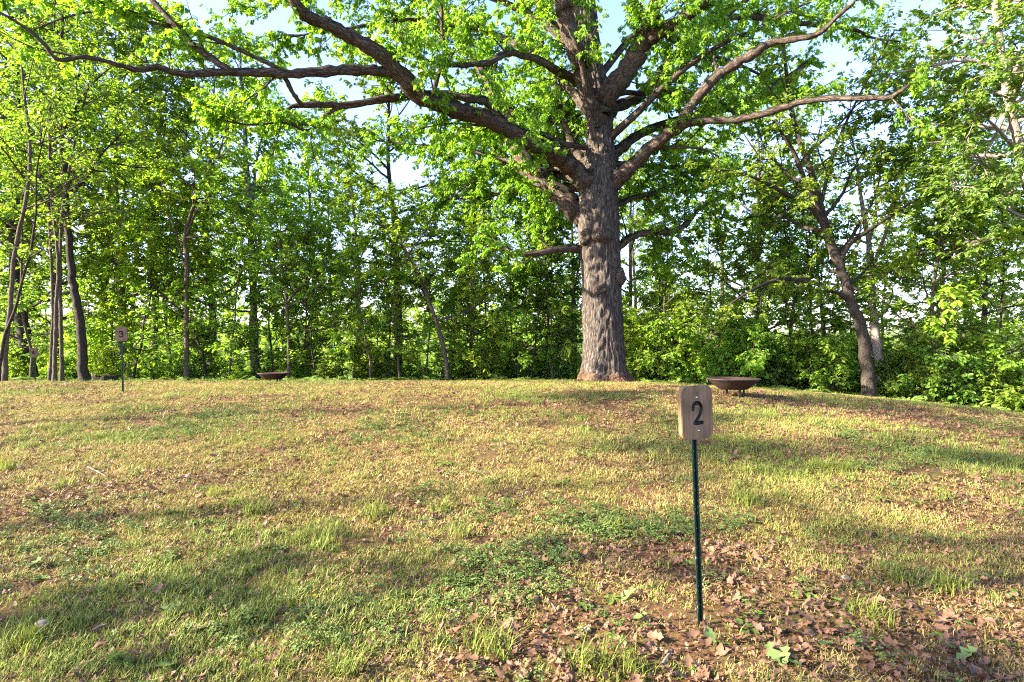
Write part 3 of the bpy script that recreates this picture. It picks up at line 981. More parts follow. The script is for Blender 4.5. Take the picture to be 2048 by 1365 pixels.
tr = make_tree('straight_tree', 45, P_, R_, auto_limbs(rt, 18, .42, .94, 2.9, 2.0, 5, 45) + [px_limb([(504, 480, 24, 8), (508, 400, 24.3, 7), (512, 330, 24.6, 5), (530, 250, 25, 3)])],
               dict(SPEC_TREE, branches=2.09, twigs=4.20, leaves=12, size=.17), M_BARK_GREY, M_LEAF_MID, sides=14)
tag(tr, 'straight grey trunk tree just behind the far fire bowl', 'tree')
P_, R_ = px_trunk([(413, 775, 21.5, 7), (408, 720, 21.5, 6), (398, 690, 21.5, 6), (385, 655, 21.5, 5), (360, 620, 21.5, 5), (330, 595, 21.5, 4), (296, 560, 21.5, 2)])
tr = make_tree('bent_sapling', 46, P_, R_, auto_limbs(rt, 8, .4, .98, 1.6, 1.0, 10, 60), dict(SPEC_TREE, branches=2.66, twigs=4.80, leaves=10, size=.13), M_BARK_DARK, M_LEAF_MID, sides=8)
tag(tr, 'thin sapling bent over to the left, behind the third sign', 'tree')
P_, R_ = px_trunk([(897, 775, 20.5, 10), (892, 720, 20.5, 9), (874, 650, 20.5, 8), (850, 580, 20.5, 7), (822, 520, 20.5, 6), (790, 475, 20.5, 5), (750, 440, 20.5, 3)])
tr = make_tree('leaning_tree', 47, P_, R_, auto_limbs(rt, 10, .35, .98, 2.4, 1.4, 10, 60), dict(SPEC_TREE, branches=2.47, twigs=4.50, leaves=11, size=.14), M_BARK_BROWN, M_LEAF_MID, sides=9)
tag(tr, 'slender tree leaning left, halfway between the far fire bowl and the oak', 'tree')
P_, R_ = px_trunk([(575, 775, 20.8, 9), (578, 720, 20.8, 8), (576, 660, 20.8, 7), (573, 605, 20.8, 7), (568, 560, 20.8, 5), (560, 500, 21, 4), (562, 430, 21.2, 2)])
tr = make_tree('forked_sapling', 48, P_, R_, [px_limb([(575, 605, 20.8, 6), (590, 585, 20.7, 5), (605, 570, 20.6, 4), (622, 555, 20.5, 3), (650, 530, 20.3, 2)])] + auto_limbs(rt, 8, .45, .97, 2.0, 1.2, 10, 55),
               dict(SPEC_TREE, branches=2.66, twigs=4.80, leaves=11, size=.13), M_BARK_BROWN, M_LEAF_MID, sides=9)
tag(tr, 'small forked sapling at the right rim of the far fire bowl', 'tree')

# ------------------------------------------------------------------ prototypes for the woods (copied below)
rp = np.random.default_rng(77)


def proto_tree(seed, H, r0, t0, nl, L0, L1, spec, bark, leaf, lean=.05):
    r = np.random.default_rng(seed)
    k = 9
    zz = np.linspace(0, H, k)
    xy = np.cumsum(r.normal(size=(k, 2)) * lean * H / 8, axis=0)
    xy[0] = 0
    tr_ = np.column_stack([xy, zz])
    o = make_tree('woodland_tree', seed, tr_, np.linspace(r0, .012, k), auto_limbs(r, nl, t0, .95, L0, L1, 5, 50), spec, bark, leaf, split=False, sides=9, limb_sides=5, limb_segs=7)
    o.location = (0, 0, 0)
    return o


TALL = [proto_tree(101, 16, .19, .27, 22, 4.4, 2.2, dict(SPEC_TREE, branches=1.74, twigs=4.05, leaves=15, size=0.155), M_BARK_BROWN, M_LEAF_MID),
        proto_tree(102, 15, .16, .23, 22, 3.8, 2.0, dict(SPEC_TREE, branches=1.82, twigs=4.05, leaves=15, size=0.146), M_BARK_GREY, M_LEAF_YEL),
        proto_tree(103, 17, .21, .31, 20, 4.8, 2.6, dict(SPEC_TREE, branches=1.67, twigs=3.90, leaves=15, size=0.163), M_BARK_DARK, M_LEAF_MID),
        proto_tree(104, 13, .13, .16, 24, 3.2, 1.6, dict(SPEC_TREE, branches=1.82, twigs=4.20, leaves=15, size=0.138, flat=.3, tilt=.3), M_BARK_BROWN, M_LEAF_YEL),
        proto_tree(106, 19.5, .2, .79, 10, 2.6, 1.6, dict(SPEC_TREE, branches=2.2, twigs=4.2, leaves=14, size=.16, topfrom=.88), M_BARK_GREY, M_LEAF_MID)]  # bare stem, small high crown: shaped to drop shade bands on the lawn
SAP = [proto_tree(111, 7.5, .045, .12, 18, 1.9, .9, dict(SPEC_TREE, branches=2.85, blen=.8, twigs=5.40, tlen=.35, leaves=11, size=.14, flat=.3, tilt=.3), M_BARK_BROWN, M_LEAF_MID, .06),
       proto_tree(112, 6.2, .04, .10, 16, 1.7, .9, dict(SPEC_TREE, branches=2.85, blen=.8, twigs=5.40, tlen=.35, leaves=11, size=.14, flat=.3, tilt=.3), M_BARK_DARK, M_LEAF_MID, .08),
       proto_tree(113, 8.6, .055, .18, 20, 2.0, .9, dict(SPEC_TREE, branches=2.66, blen=.9, twigs=5.10, tlen=.38, leaves=11, size=.15, flat=.3, tilt=.3), M_BARK_BROWN, M_LEAF_YEL, .06)]


def proto_shrub(seed, H, W, leaf, nst=7):
    r = np.random.default_rng(seed)
    root = empty('leafy_shrub')
    sk = Skel()
    mb = MB()
    spec = dict(SPEC_TREE, branches=6.08, blen=.55 * W / 1.2, twigs=7.50, tlen=.3, leaves=10, size=.12, b0=.08, flat=.4)
    for k in range(nst):
        a = k * 2.4 + r.uniform(-.3, .3)
        d = np.array((math.cos(a) * .55 * W / H, math.sin(a) * .55 * W / H, 1.0))
        P_, R_ = grow_branch(r, (math.cos(a) * .08, math.sin(a) * .08, -.05), d, H * r.uniform(.7, 1.15), .016, .005, 8, .12, -.01)
        ramify(r, sk, k, P_, R_, spec)
        limb_mesh(sk, k, P_, R_, 5, mb)
    mb.obj('stems', M_BARK_BROWN, root, attr=True)
    cm = MB()
    twig_leaves(r, cm, sk, spec)
    c = cm.obj('crown', leaf, root, smooth=False)
    c['kind'] = 'stuff'
    return root


SHR = [proto_shrub(121, 2.0, 1.5, M_LEAF_MID), proto_shrub(122, 2.6, 1.6, M_LEAF_MID), proto_shrub(123, 1.4, 1.6, M_LEAF_YEL)]
LM = [M_LEAF_MID, M_LEAF_YEL, M_LEAF_DEEP, M_LEAF_COOL]
USED = {}


def place(protos, k, X, Y, sc, label, cat, group, name, mat=None, lean=(0, 0), rz=None, sz=None):
    p = protos[k % (4 if len(protos) > 4 and k < 100 else len(protos))] if k < 100 else protos[k - 100]
    rz = rp.uniform(0, 6.28) if rz is None else rz
    o = copy_thing(p, (X, Y, gz(X, Y) - .03), (lean[0], lean[1], rz), sc if sz is None else (sc, sc, sc * sz), mat)
    o.name = name
    tag(o, label, cat, group)
    return o


ORD = ['first', 'second', 'third', 'fourth', 'fifth', 'sixth', 'seventh', 'eighth', 'ninth', 'tenth', 'eleventh', 'twelfth', 'thirteenth', 'fourteenth', 'fifteenth', 'sixteenth', 'seventeenth', 'eighteenth', 'nineteenth', 'twentieth', 'twenty-first', 'twenty-second', 'twenty-third', 'twenty-fourth']
ZONES = [(0, 'past the left edge'), (300, 'behind the third sign'), (560, 'left of the far fire bowl'), (830, 'right of the far fire bowl'), (1160, 'left of the oak trunk'),
         (1450, 'right of the oak trunk'), (1740, 'behind the near fire bowl'), (9999, 'right of the forked tree')]


def numbered(pxs, what):
    """label per item: its ordinal from the left within its stretch of the wood"""
    zone = [next(k for k, (lim, w) in enumerate(ZONES) if p < lim) for p in pxs]
    lab = [None] * len(pxs)
    for z in set(zone):
        ids = sorted([i for i in range(len(pxs)) if zone[i] == z], key=lambda i: pxs[i])
        for n_, i in enumerate(ids):
            lab[i] = f'{ORD[n_]} {what} from the left, {ZONES[z][1]}'
    return lab


# back rows of tall trees: (px at depth, Y, proto, scale, leaf material)
rows_back = []
for k, px in enumerate(np.linspace(-120, 2200, 14)):
    rows_back.append((px + rp.uniform(-35, 35), rp.uniform(26, 31), k + int(rp.integers(0, 2)), rp.uniform(.95, 1.25)))
for k, px in enumerate(np.linspace(-150, 2200, 19)):
    rows_back.append((px + rp.uniform(-45, 45), rp.uniform(48, 72), k * 3 + 1, rp.uniform(1.05, 1.3)))
rows_back += [(p_ + rp.uniform(-40, 40), rp.uniform(32.5, 42), int(rp.integers(0, 4)), rp.uniform(1.0, 1.25)) for p_ in np.linspace(40, 2100, 13)] + [(-60, 22, 0, 1.25), (70, 23, 2, 1.2), (235, 24, 1, 1.2), (120, 26, 3, 1.3), (1880, 21, 1, 1.0), (2080, 19, 0, 1.15), (1990, 24, 2, 1.05)]
near_ids = [i for i, b in enumerate(rows_back) if b[1] <= 32]
far_ids = [i for i, b in enumerate(rows_back) if b[1] > 32]
labs = {}
for ids, what in ((near_ids, 'tall leafy tree'), (far_ids, 'tall tree deep in the wood')):
    for i, l_ in zip(ids, numbered([rows_back[i][0] for i in ids], what)):
        labs[i] = l_
for i_, (px, Y, k, sc) in enumerate(rows_back):
    X = (px - 1024) / F * Y
    far = Y > 32
    if 1560 < px < 2000:
        sc *= .72
    place(TALL, k, X, Y, sc, labs[i_], 'tree',
          'trees far back in the wood' if far else 'trees standing in the wood', 'woodland_tree', LM[int(rp.choice(4, p=[.42, .05, .43, .1] if px < 330 else ([.3, .6, .0, .1] if px < 1250 else [.4, .2, .1, .3])))])
# saplings along the wood's edge
saps = [(457, 21.5), (630, 21), (685, 22), (740, 20.6), (776, 21.4), (800, 20.8), (855, 21.6), (950, 20.9), (977, 22.5), (1035, 21.8), (1060, 21), (1088, 22.4), (1108, 21.2), (1290, 22), (1345, 21),
        (1420, 20), (1500, 19.5), (1578, 20), (230, 22.5), (265, 21.4), (545, 23.5), (60, 20), (1640, 19), (1850, 17.5), (1930, 17), (2010, 16.5), (340, 23), (600, 24), (915, 24), (1140, 23)] + [(p_ + rp.uniform(-25, 25), rp.uniform(22.5, 27)) for p_ in np.linspace(20, 1700, 10)]
sap_lab = numbered([a for a, b in saps], 'thin young sapling')
for k, (px, Y) in enumerate(saps):
    X = (px - 1024) / F * Y
    place(SAP, k, X, Y, rp.uniform(.8, 1.15), sap_lab[k], 'sapling', 'saplings along the edge of the wood', 'sapling',
          LM[int(rp.choice(4, p=[.5, .28, .1, .12]))], (rp.uniform(-.08, .08), rp.uniform(-.08, .08)))
# shrubs behind the crest
shr = [(p_ + rp.uniform(-20, 20), 0) for p_ in np.linspace(-40, 1300, 22)] + [(p_ + rp.uniform(-20, 20), 1) for p_ in np.linspace(1250, 2120, 24)]
shr += [(p_ + rp.uniform(-18, 18), 2) for p_ in np.linspace(360, 1120, 7)]
shr_lab = numbered([a for a, b in shr], 'leafy green shrub')
for k, (px, kind_) in enumerate(shr):
    if kind_ == 2:
        Y, sc = rp.uniform(20.6, 22.5), rp.uniform(.3, .7)
    elif kind_:
        Y = np.interp(px, [1250, 1500, 1750, 2100], [20.5, 18.5, 16, 13.2]) + rp.uniform(-.3, 2.6)
        sc = rp.uniform(.75, 1.35)
    else:
        Y = rp.uniform(20.8, 25)
        sc = rp.uniform(.4, .8) * (1 + (Y - 20.8) * .12)
    if px > 1680:
        Y, sc = Y + 1.6, sc * .8
    X = (px - 1024) / F * Y
    place(SHR, k, X, Y, sc, shr_lab[k], 'shrub', 'shrubs of the undergrowth', 'leafy_shrub', LM[int(rp.choice(4, p=[.45, .4, .03, .12] if px < 1600 else [.35, .05, .35, .25]))])
# out-of-frame trees shading the lawn from the left; the high-crowned pair added for it
for k, (X, Y, kk, sc) in enumerate([(-17, -2.9, 0, .95), (-26, 24, 1, 1.1), (-27, -.9, 104, 1.0), (-28, 3.2, 104, 1.02)]):
    place(TALL, kk, X, Y, sc, ('tall leafy tree standing alone outside the view at the left', 'tall leafy tree behind the others outside the view at the left', 'nearer bare-stemmed tree with a high crown, added out of view for its shade', 'farther bare-stemmed tree with a high crown, added out of view for its shade')[k], 'tree', 'trees standing in the wood', 'woodland_tree', M_LEAF_MID)
# remove the prototypes themselves
for p in TALL + SAP + SHR:
    for c in list(p.children):
        bpy.data.objects.remove(c, do_unlink=True)
    bpy.data.objects.remove(p, do_unlink=True)


# far wood on the hills across the valley
def far_wood():
    r = np.random.default_rng(9)
    mb = MB()
    n = 300
    X = r.uniform(-1, 1, n) * 170
    Y = r.uniform(78, 170, n)
    Z = ground(X, Y)
    hh = r.uniform(15, 23, n)
    m = 90
    d = norm(r.normal(size=(n, m, 3))) * r.uniform(.55, 1, (n, m, 1))
    p = np.stack([X, Y, Z + hh * .55], -1)[:, None] + d * np.stack([hh * .42, hh * .42, hh * .5], -1)[:, None]
    put_leaves(mb, p.reshape(-1, 3), r.normal(size=(n * m, 3)), r.normal(size=(n * m, 3)) + np.array((0, 0, 1.)), r.uniform(1.0, 2.2, n * m), LEAF_OVAL)
    o = mb.obj('far_wood', M_LEAF_COOL, smooth=False)
    tag(o, 'distant wood on the hills across the valley', 'wood', kind='stuff')


far_wood()


# ------------------------------------------------------------------ numbered signs
def wood_mat():
    m, nt, out = new_mat('cedar_board')
    tc = N(nt, 'ShaderNodeTexCoord')
    mp = N(nt, 'ShaderNodeMapping')
    mp.inputs['Scale'].default_value = (60, 60, 4)
    nt.links.new(tc.outputs['Object'], mp.inputs[0])
    nz = N(nt, 'ShaderNodeTexNoise', i_Scale=1.0, i_Detail=6, i_Roughness=.6, i_Distortion=.4)
    nt.links.new(mp.outputs[0], nz.inputs['Vector'])
    nb = N(nt, 'ShaderNodeTexNoise', i_Scale=7, i_Detail=3)
    nt.links.new(tc.outputs['Object'], nb.inputs['Vector'])
    cr = ramp(nt, [(.28, (.078, .048, .024)), (.5, (.165, .106, .056)), (.75, (.23, .155, .088))])
    nt.links.new(nz.outputs[0], cr.inputs[0])
    r2 = ramp(nt, [(.33, (.62, .6, .58)), (.6, (1.08, 1.06, 1.04))])
    nt.links.new(nb.outputs[0], r2.inputs[0])
    mu = N(nt, 'ShaderNodeMix', data_type='RGBA', blend_type='MULTIPLY')
    mu.inputs[0].default_value = 1
    nt.links.new(cr.outputs[0], mu.inputs[6])
    nt.links.new(r2.outputs[0], mu.inputs[7])
    b = N(nt, 'ShaderNodeBsdfPrincipled', i_Roughness=.65)
    b.inputs['Specular IOR Level'].default_value = .3
    nt.links.new(mu.outputs[2], b.inputs['Base Color'])
    bp = N(nt, 'ShaderNodeBump', i_Strength=.25, i_Distance=.002)
    nt.links.new(nz.outputs[0], bp.inputs['Height'])
    nt.links.new(bp.outputs[0], b.inputs['Normal'])
    nt.links.new(b.outputs[0], out.inputs[0])
    return m


def simple_mat(name, col, rough=.5, metal=0.0, spec=.5):
    m, nt, out = new_mat(name)
    b = N(nt, 'ShaderNodeBsdfPrincipled', i_Roughness=rough, i_Metallic=metal)
    b.inputs['Base Color'].default_value = (*col, 1)
    b.inputs['Specular IOR Level'].default_value = spec
    nt.links.new(b.outputs[0], out.inputs[0])
    return m


def post_mat():
    m, nt, out = new_mat('green_enamel_post')
    geo = N(nt, 'ShaderNodeTexCoord')
    mp = N(nt, 'ShaderNodeMapping')
    mp.inputs['Scale'].default_value = (1, 1, .35)
    nt.links.new(geo.outputs['Object'], mp.inputs[0])
    nz = N(nt, 'ShaderNodeTexNoise', i_Scale=95, i_Detail=4, i_Roughness=.6)
    nt.links.new(mp.outputs[0], nz.inputs['Vector'])
    cr = ramp(nt, [(.0, (.003, .017, .011)), (.57, (.005, .026, .016)), (.645, (.008, .034, .02)), (.68, (.25, .25, .19))])
    nt.links.new(nz.outputs[0], cr.inputs[0])
    b = N(nt, 'ShaderNodeBsdfPrincipled', i_Roughness=.38)
    nt.links.new(cr.outputs[0], b.inputs['Base Color'])
    nt.links.new(b.outputs[0], out.inputs[0])
    return m


M_WOOD = wood_mat()
M_POST = post_mat()
M_BLACK = simple_mat('black_engraving_paint', (.003, .003, .0035), .42, 0.0, .22)
M_STEEL = simple_mat('screw_steel', (.55, .56, .58), .3, 1.0)
M_STUD = simple_mat('pale_hole', (.5, .45, .25), .6)
M_KNOT = simple_mat('wood_split', (.05, .028, .016), .8)

DIG = {'2': [[(-.44, .2), (-.42, .34), (-.3, .46), (-.05, .5), (.2, .46), (.36, .34), (.38, .16), (.28, -.02), (.08, -.2), (-.14, -.36), (-.36, -.5), (-.1, -.5), (.16, -.495), (.44, -.485)]],
       '3': [[(-.42, .34), (-.28, .47), (0, .5), (.28, .45), (.38, .28), (.28, .1), (-.08, .03)], [(-.08, .03), (.28, -.02), (.44, -.2), (.36, -.4), (.05, -.5), (-.25, -.48), (-.45, -.34)]],
       '4': [[(.18, -.5), (.18, 0), (.18, .5)], [(.18, .5), (-.16, .12), (-.44, -.2)], [(-.44, -.2), (0, -.2), (.42, -.2)]]}
BW, BH, BT = .20, .275, .031


def rounded_board():
    bm = bmesh.new()
    rad, k = .042, 8
    pts = []
    for cx, cz, a0 in ((BW / 2 - rad, BH / 2 - rad, 0), (-BW / 2 + rad, BH / 2 - rad, 90), (-BW / 2 + rad, -BH / 2 + rad, 180), (BW / 2 - rad, -BH / 2 + rad, 270)):
        for j in range(k + 1):
            a = math.radians(a0 + 90 * j / k)
            pts.append((cx + rad * math.cos(a), cz + rad * math.sin(a)))
    vs_ = [bm.verts.new((x, 0, z)) for x, z in pts]
    f = bm.faces.new(vs_)
    ex = bmesh.ops.extrude_face_region(bm, geom=[f])
    for v in ex['geom']:
        if isinstance(v, bmesh.types.BMVert):
            v.co.y += BT
    bmesh.ops.recalc_face_normals(bm, faces=bm.faces)
    edges = [e for e in bm.edges if abs(e.verts[0].co.y - e.verts[1].co.y) < 1e-6]
    bmesh.ops.bevel(bm, geom=edges, offset=.003, segments=2, affect='EDGES')
    me = bpy.data.meshes.new('board')
    bm.to_mesh(me)
    bm.free()
    return me


def carve(me, digit, dh=.104, dw=.062, zc=-.002):
    """engrave the digit: a round-bottomed groove; returns board mesh and number (groove) mesh"""
    o = bpy.data.objects.new('tmp_board', me)
    COL.objects.link(o)
    me.materials.clear()
    me.materials.append(M_WOOD)
    me.materials.append(M_BLACK)
    cut = []
    for k, st in enumerate(DIG[digit]):
        a = np.array(st)
        P2 = smooth_line(a, 40) if len(a) > 3 else smooth_line(a, 8)
        if digit == '2':          # keep the lower corner sharp
            P2 = np.vstack([smooth_line(a[:11], 36), smooth_line(a[10:], 10)[1:]])
        n = len(P2)
        P3 = np.column_stack([P2[:, 0] * dw, np.full(n, -.0015), P2[:, 1] * dh])
        d0, d1 = norm(P3[0] - P3[1]), norm(P3[-1] - P3[-2])
        rr = .0098 if digit == '2' else .0105
        P3 = np.vstack([P3[0] + d0 * rr * .95, P3[0] + d0 * rr * .6, P3, P3[-1] + d1 * rr * .6, P3[-1] + d1 * rr * .95])
        R3 = np.full(n + 4, rr)
        R3[[0, -1]] *= .3
        R3[[1, -2]] *= .8
        P3[:, 2] += zc
        bm = bmesh.new()
        prev = None
        S = 14
        T = norm(np.gradient(P3, axis=0))
        first = None
        for i in range(len(P3)):
            u = np.array((0, 1., 0))
            w = np.cross(T[i], u)
            ring = [bm.verts.new(P3[i] + R3[i] * (math.cos(2 * math.pi * j / S) * u * .95 + math.sin(2 * math.pi * j / S) * w)) for j in range(S)]
            if prev:
                for j in range(S):
                    bm.faces.new((prev[j], prev[(j + 1) % S], ring[(j + 1) % S], ring[j]))
            else:
                first = ring
            prev = ring
        bm.faces.new(first[::-1])
        bm.faces.new(prev)
        bmesh.ops.recalc_face_normals(bm, faces=bm.faces)
        cm_ = bpy.data.meshes.new('tmp_cut')
        bm.to_mesh(cm_)
        bm.free()
        cm_.materials.append(M_BLACK)
        c = bpy.data.objects.new('tmp_cut', cm_)
        COL.objects.link(c)
        md = o.modifiers.new('cut', 'BOOLEAN')
        md.operation = 'DIFFERENCE'
        md.solver = 'EXACT'
        md.use_self = True
        md.object = c
        md.material_mode = 'TRANSFER'
        cut.append(c)
    dg = bpy.context.evaluated_depsgraph_get()
    ev = bpy.data.meshes.new_from_object(o.evaluated_get(dg))
    for c in cut + [o]:
        bpy.data.objects.remove(c, do_unlink=True)
    res = []
    for want in (0, 1):
        bm = bmesh.new()
        bm.from_mesh(ev)
        idx = [i for i, mm in enumerate(ev.materials) if mm and mm.name == M_BLACK.name]
        kill = [f for f in bm.faces if (f.material_index in idx) != bool(want)]
        bmesh.ops.delete(bm, geom=kill, context='FACES')
        for f in bm.faces:
            f.material_index = 0
            f.smooth = bool(want)
        m2 = bpy.data.meshes.new('board' if want == 0 else 'number')
        bm.to_mesh(m2)
        bm.free()
        m2.materials.append(M_BLACK if want else M_WOOD)
        res.append(m2)
    return res


def build_sign(digit, foot, rz, lean, H, label):
    root = tag(empty('number_sign', foot, 0), label, 'sign', 'numbered site signs')
    root.rotation_euler = (0, lean, 0)
    c, s = math.cos(rz), math.sin(rz)
    Rz = np.array(((c, -s, 0), (s, c, 0), (0, 0, 1)))
    # steel U-channel post with flanges
    prof = np.array([(-.019, .0), (-.010, .0), (-.0085, .013), (.0085, .013), (.010, .0), (.019, .0), (.019, .0025), (.0125, .0025), (.0105, .0165), (-.0105, .0165), (-.0125, .0025), (-.019, .0025)]) * (.9, .9)
    mb = MB()
    zs = np.linspace(-.12, H - .02, 26)
    k = len(prof)
    V = np.array([[(x, y, z) for x, y in prof] for z in zs]) @ Rz.T
    i, j = np.meshgrid(np.arange(len(zs) - 1), np.arange(k), indexing='ij')
    j2 = (j + 1) % k
    mb.add(V.reshape(-1, 3), [np.stack([i * k + j, i * k + j2, (i + 1) * k + j2, (i + 1) * k + j], -1).reshape(-1, 4), np.arange(k)[None] + (len(zs) - 1) * k])
    p = mb.obj('post', M_POST, root, smooth=False)
    for z in np.arange(.1, H - BH - .02, .1):       # punched holes showing pale
        h = MB()
        a = np.arange(8) / 8 * 2 * math.pi
        h.add(np.stack([np.cos(a) * .0026, np.full(8, .0105), z + np.sin(a) * .0042], -1) @ Rz.T, np.arange(8)[None])
        h.obj('hole', M_STUD, p, smooth=False)
    bme, nme = carve(rounded_board(), digit)
    b = bpy.data.objects.new('board', bme)
    COL.objects.link(b)
    b.parent = root
    b.location = Rz @ np.array((0, -BT - .001, 0)) + np.array((0, 0, H - BH / 2))
    b.rotation_euler = (0, 0, rz)
    nb = bpy.data.objects.new('number', nme)
    COL.objects.link(nb)
    nb.parent = b
    for (x, z) in ((-.003, .078), (.003, -.092)):
        sm = MB()
        sm.lathe([(0, .0035), (.0025, .0034), (.0048, .002), (.0056, 0), (.0056, -.002)], sides=16)
        so = sm.obj('screw', M_STEEL, b)
        so.location = (x, -.0006, z)
        so.rotation_euler = (math.radians(90), 0, 0)
    km = MB()
    km.add([(-.003, -.0006, .104), (.001, -.0006, .086), (.0035, -.0006, .092), (.002, -.0006, .112)], np.array([[0, 1, 2, 3]]))
    km.obj('split', M_KNOT, b, smooth=False)
    return root


f2 = at(1402, 1250, 2.95)
f2[2] = gz(f2[0], f2[1])
top2 = at(1389, 771, 2.95)
build_sign('2', f2, math.radians(22), -math.atan2(17 / F * 2.95, 1.24), top2[2] - f2[2], 'wooden board carved with 2 on a green steel post in the foreground')
f3 = at(246, 783, 10.8)
f3[2] = gz(f3[0], f3[1])
build_sign('3', f3, math.radians(17), -.02, at(0, 654, 10.8)[2] - f3[2], 'wooden board carved with 3 on a green post at the left of the lawn')
f4 = at(71, 768, 16.3)
f4[2] = gz(f4[0], f4[1])
build_sign('4', f4, math.radians(19), -.05, at(0, 696, 16.3)[2] - f4[2], 'small far wooden board carved with 4 in shade before the left trees')


# ------------------------------------------------------------------ fire bowls
def rust_mat():
    m, nt, out = new_mat('rusted_steel')
    tc = N(nt, 'ShaderNodeTexCoord')
    nz = N(nt, 'ShaderNodeTexNoise', i_Scale=9, i_Detail=7, i_Roughness=.7)
    nt.links.new(tc.outputs['Object'], nz.inputs['Vector'])
    cr = ramp(nt, [(.3, (.010, .005, .004)), (.55, (.03, .012, .007)), (.75, (.065, .027, .014))])
    nt.links.new(nz.outputs[0], cr.inputs[0])
    b = N(nt, 'ShaderNodeBsdfPrincipled', i_Roughness=.7)
    nt.links.new(cr.outputs[0], b.inputs['Base Color'])
    bp = N(nt, 'ShaderNodeBump', i_Strength=.3, i_Distance=.01)
    nt.links.new(nz.outputs[0], bp.inputs['Height'])
    nt.links.new(bp.outputs[0], b.inputs['Normal'])
    nt.links.new(b.outputs[0], out.inputs[0])
    return m


M_RUST = rust_mat()
M_ASH = simple_mat('ash', (.06, .055, .05), .95)


def fire_bowl(px_l, px_r, py_rim, py_foot, Y, rz, label, leg_h):
    X = ((px_l + px_r) / 2 - 1024) / F * Y
    R = (px_r - px_l) / 2 / F * Y
    zr = CAMZ - (py_rim - 682.5) / F * Y
    zf = gz(X, Y)
    root = tag(empty('fire_bowl', (X, Y, zf), rz), label, 'fire bowl', 'rusted steel fire bowls')
    h = zr - zf
    rb = R * .56
    mb = MB()
    t = .008
    zb = h - .215 * R / .5
    mb.lathe([(R * 1.01, h - .012), (R * 1.01, h), (R - t, h), (R * .8, h - (h - zb) * .38), (rb * .98, zb + .02), (0, zb + .014), (0, zb), (rb * .9, zb), (rb, zb + .008), (R * .80 + t, h - (h - zb) * .42), (R * 1.01, h - .012)], sides=64)
    mb.obj('bowl', M_RUST, root)
    am = MB()
    am.lathe([(R * .62, zb + .075), (R * .4, zb + .1), (0, zb + .11)], sides=32)
    am.obj('ash_bed', M_ASH, root)
    for k in range(4):
        a = math.pi / 4 + k * math.pi / 2
        lm = MB()
        ca, sa = math.cos(a), math.sin(a)
        lm.box((rb * .82 * ca, rb * .82 * sa, (zb + .03 - .04) / 2), (.045, .012, zb + .07), np.array(((-sa, ca, 0), (ca, sa, 0), (0, 0, 1))).T)
        lm.obj('leg', M_RUST, root, smooth=False)
    return root


fire_bowl(1416, 1517, 757, 790, 10.5, -.61, 'wide rusted steel fire bowl on short legs behind the second sign', .1)
fire_bowl(517, 577, 746, 764, 16.8, .12, 'small dark fire bowl far off before the straight grey tree', .1)


# stump by the dark tree
def stump():
    X, Y = (208 - 1024) / F * 18.6, 18.6
    root = tag(empty('tree_stump', (X, Y, gz(X, Y))), 'low dark rotten stump at the foot of the dark left tree', 'stump')
    r = np.random.default_rng(3)
    S = 40
    a = np.arange(S) / S * 2 * math.pi
    prof = [(.42, -.1), (.36, .03), (.33, .14), (.33, .2), (.27, .19), (.2, .12), (0, .1)]
    jag = np.array([.06 * mnoise.noise(Vector((math.cos(t) * 2, math.sin(t) * 2, 0))) for t in a])
    V = np.array([[(R * math.cos(t) * (1.25 + jag[i]), R * math.sin(t) * (1 + jag[i]), z + (jag[i] * 1.4 if z > .12 else 0)) for i, t in enumerate(a)] for R, z in prof])
    n = len(prof)
    i, j = np.meshgrid(np.arange(n - 1), np.arange(S), indexing='ij')
    j2 = (j + 1) % S
    mb = MB()
    mb.add(V.reshape(-1, 3), np.stack([i * S + j, i * S + j2, (i + 1) * S + j2, (i + 1) * S + j], -1).reshape(-1, 4))
    mb.obj('stump_wood', M_BARK_DARK, root, attr=True)


stump()


# ------------------------------------------------------------------ lawn: grass, clover, litter (geometry-node scatter = stuff)
def grass_mat(name, stops, green, gmix, trans=.3):
    m, nt, out = new_mat(name)
    oi = N(nt, 'ShaderNodeObjectInfo')
    geo = N(nt, 'ShaderNodeNewGeometry')
    r = ramp(nt, stops)
    ad = N(nt, 'ShaderNodeMath', operation='ADD')
    h = N(nt, 'ShaderNodeMath', operation='MULTIPLY', n1=.65)
    h2 = N(nt, 'ShaderNodeMath', operation='MULTIPLY', n1=.35)
    nt.links.new(geo.outputs['Random Per Island'], h.inputs[0])
    nt.links.new(oi.outputs['Random'], h2.inputs[0])
    nt.links.new(h.outputs[0], ad.inputs[0])
    nt.links.new(h2.outputs[0], ad.inputs[1])
    nt.links.new(ad.outputs[0], r.inputs[0])
    col = r.outputs[0]
    if green:
        nz = N(nt, 'ShaderNodeTexNoise', i_Scale=.55, i_Detail=4, i_Roughness=.6)
        nt.links.new(geo.outputs['Position'], nz.inputs['Vector'])
        gr = ramp(nt, [(.46 - gmix * .1, (0, 0, 0)), (.66 - gmix * .1, (1, 1, 1))])
        nt.links.new(nz.outputs[0], gr.inputs[0])
        mx = N(nt, 'ShaderNodeMix', data_type='RGBA')
        mx.inputs[7].default_value = (*green, 1)
        nt.links.new(gr.outputs[0], mx.inputs[0])
        nt.links.new(col, mx.inputs[6])
        col = mx.outputs[2]
    d = N(nt, 'ShaderNodeBsdfPrincipled', i_Roughness=.6)
    d.inputs['Specular IOR Level'].default_value = .25
    nt.links.new(col, d.inputs['Base Color'])
    t = N(nt, 'ShaderNodeBsdfTranslucent')
    nt.links.new(col, t.inputs[0])
    mx = N(nt, 'ShaderNodeMixShader', n0=trans)
    nt.links.new(d.outputs[0], mx.inputs[1])
    nt.links.new(t.outputs[0], mx.inputs[2])
    nt.links.new(mx.outputs[0], out.inputs[0])
    return m


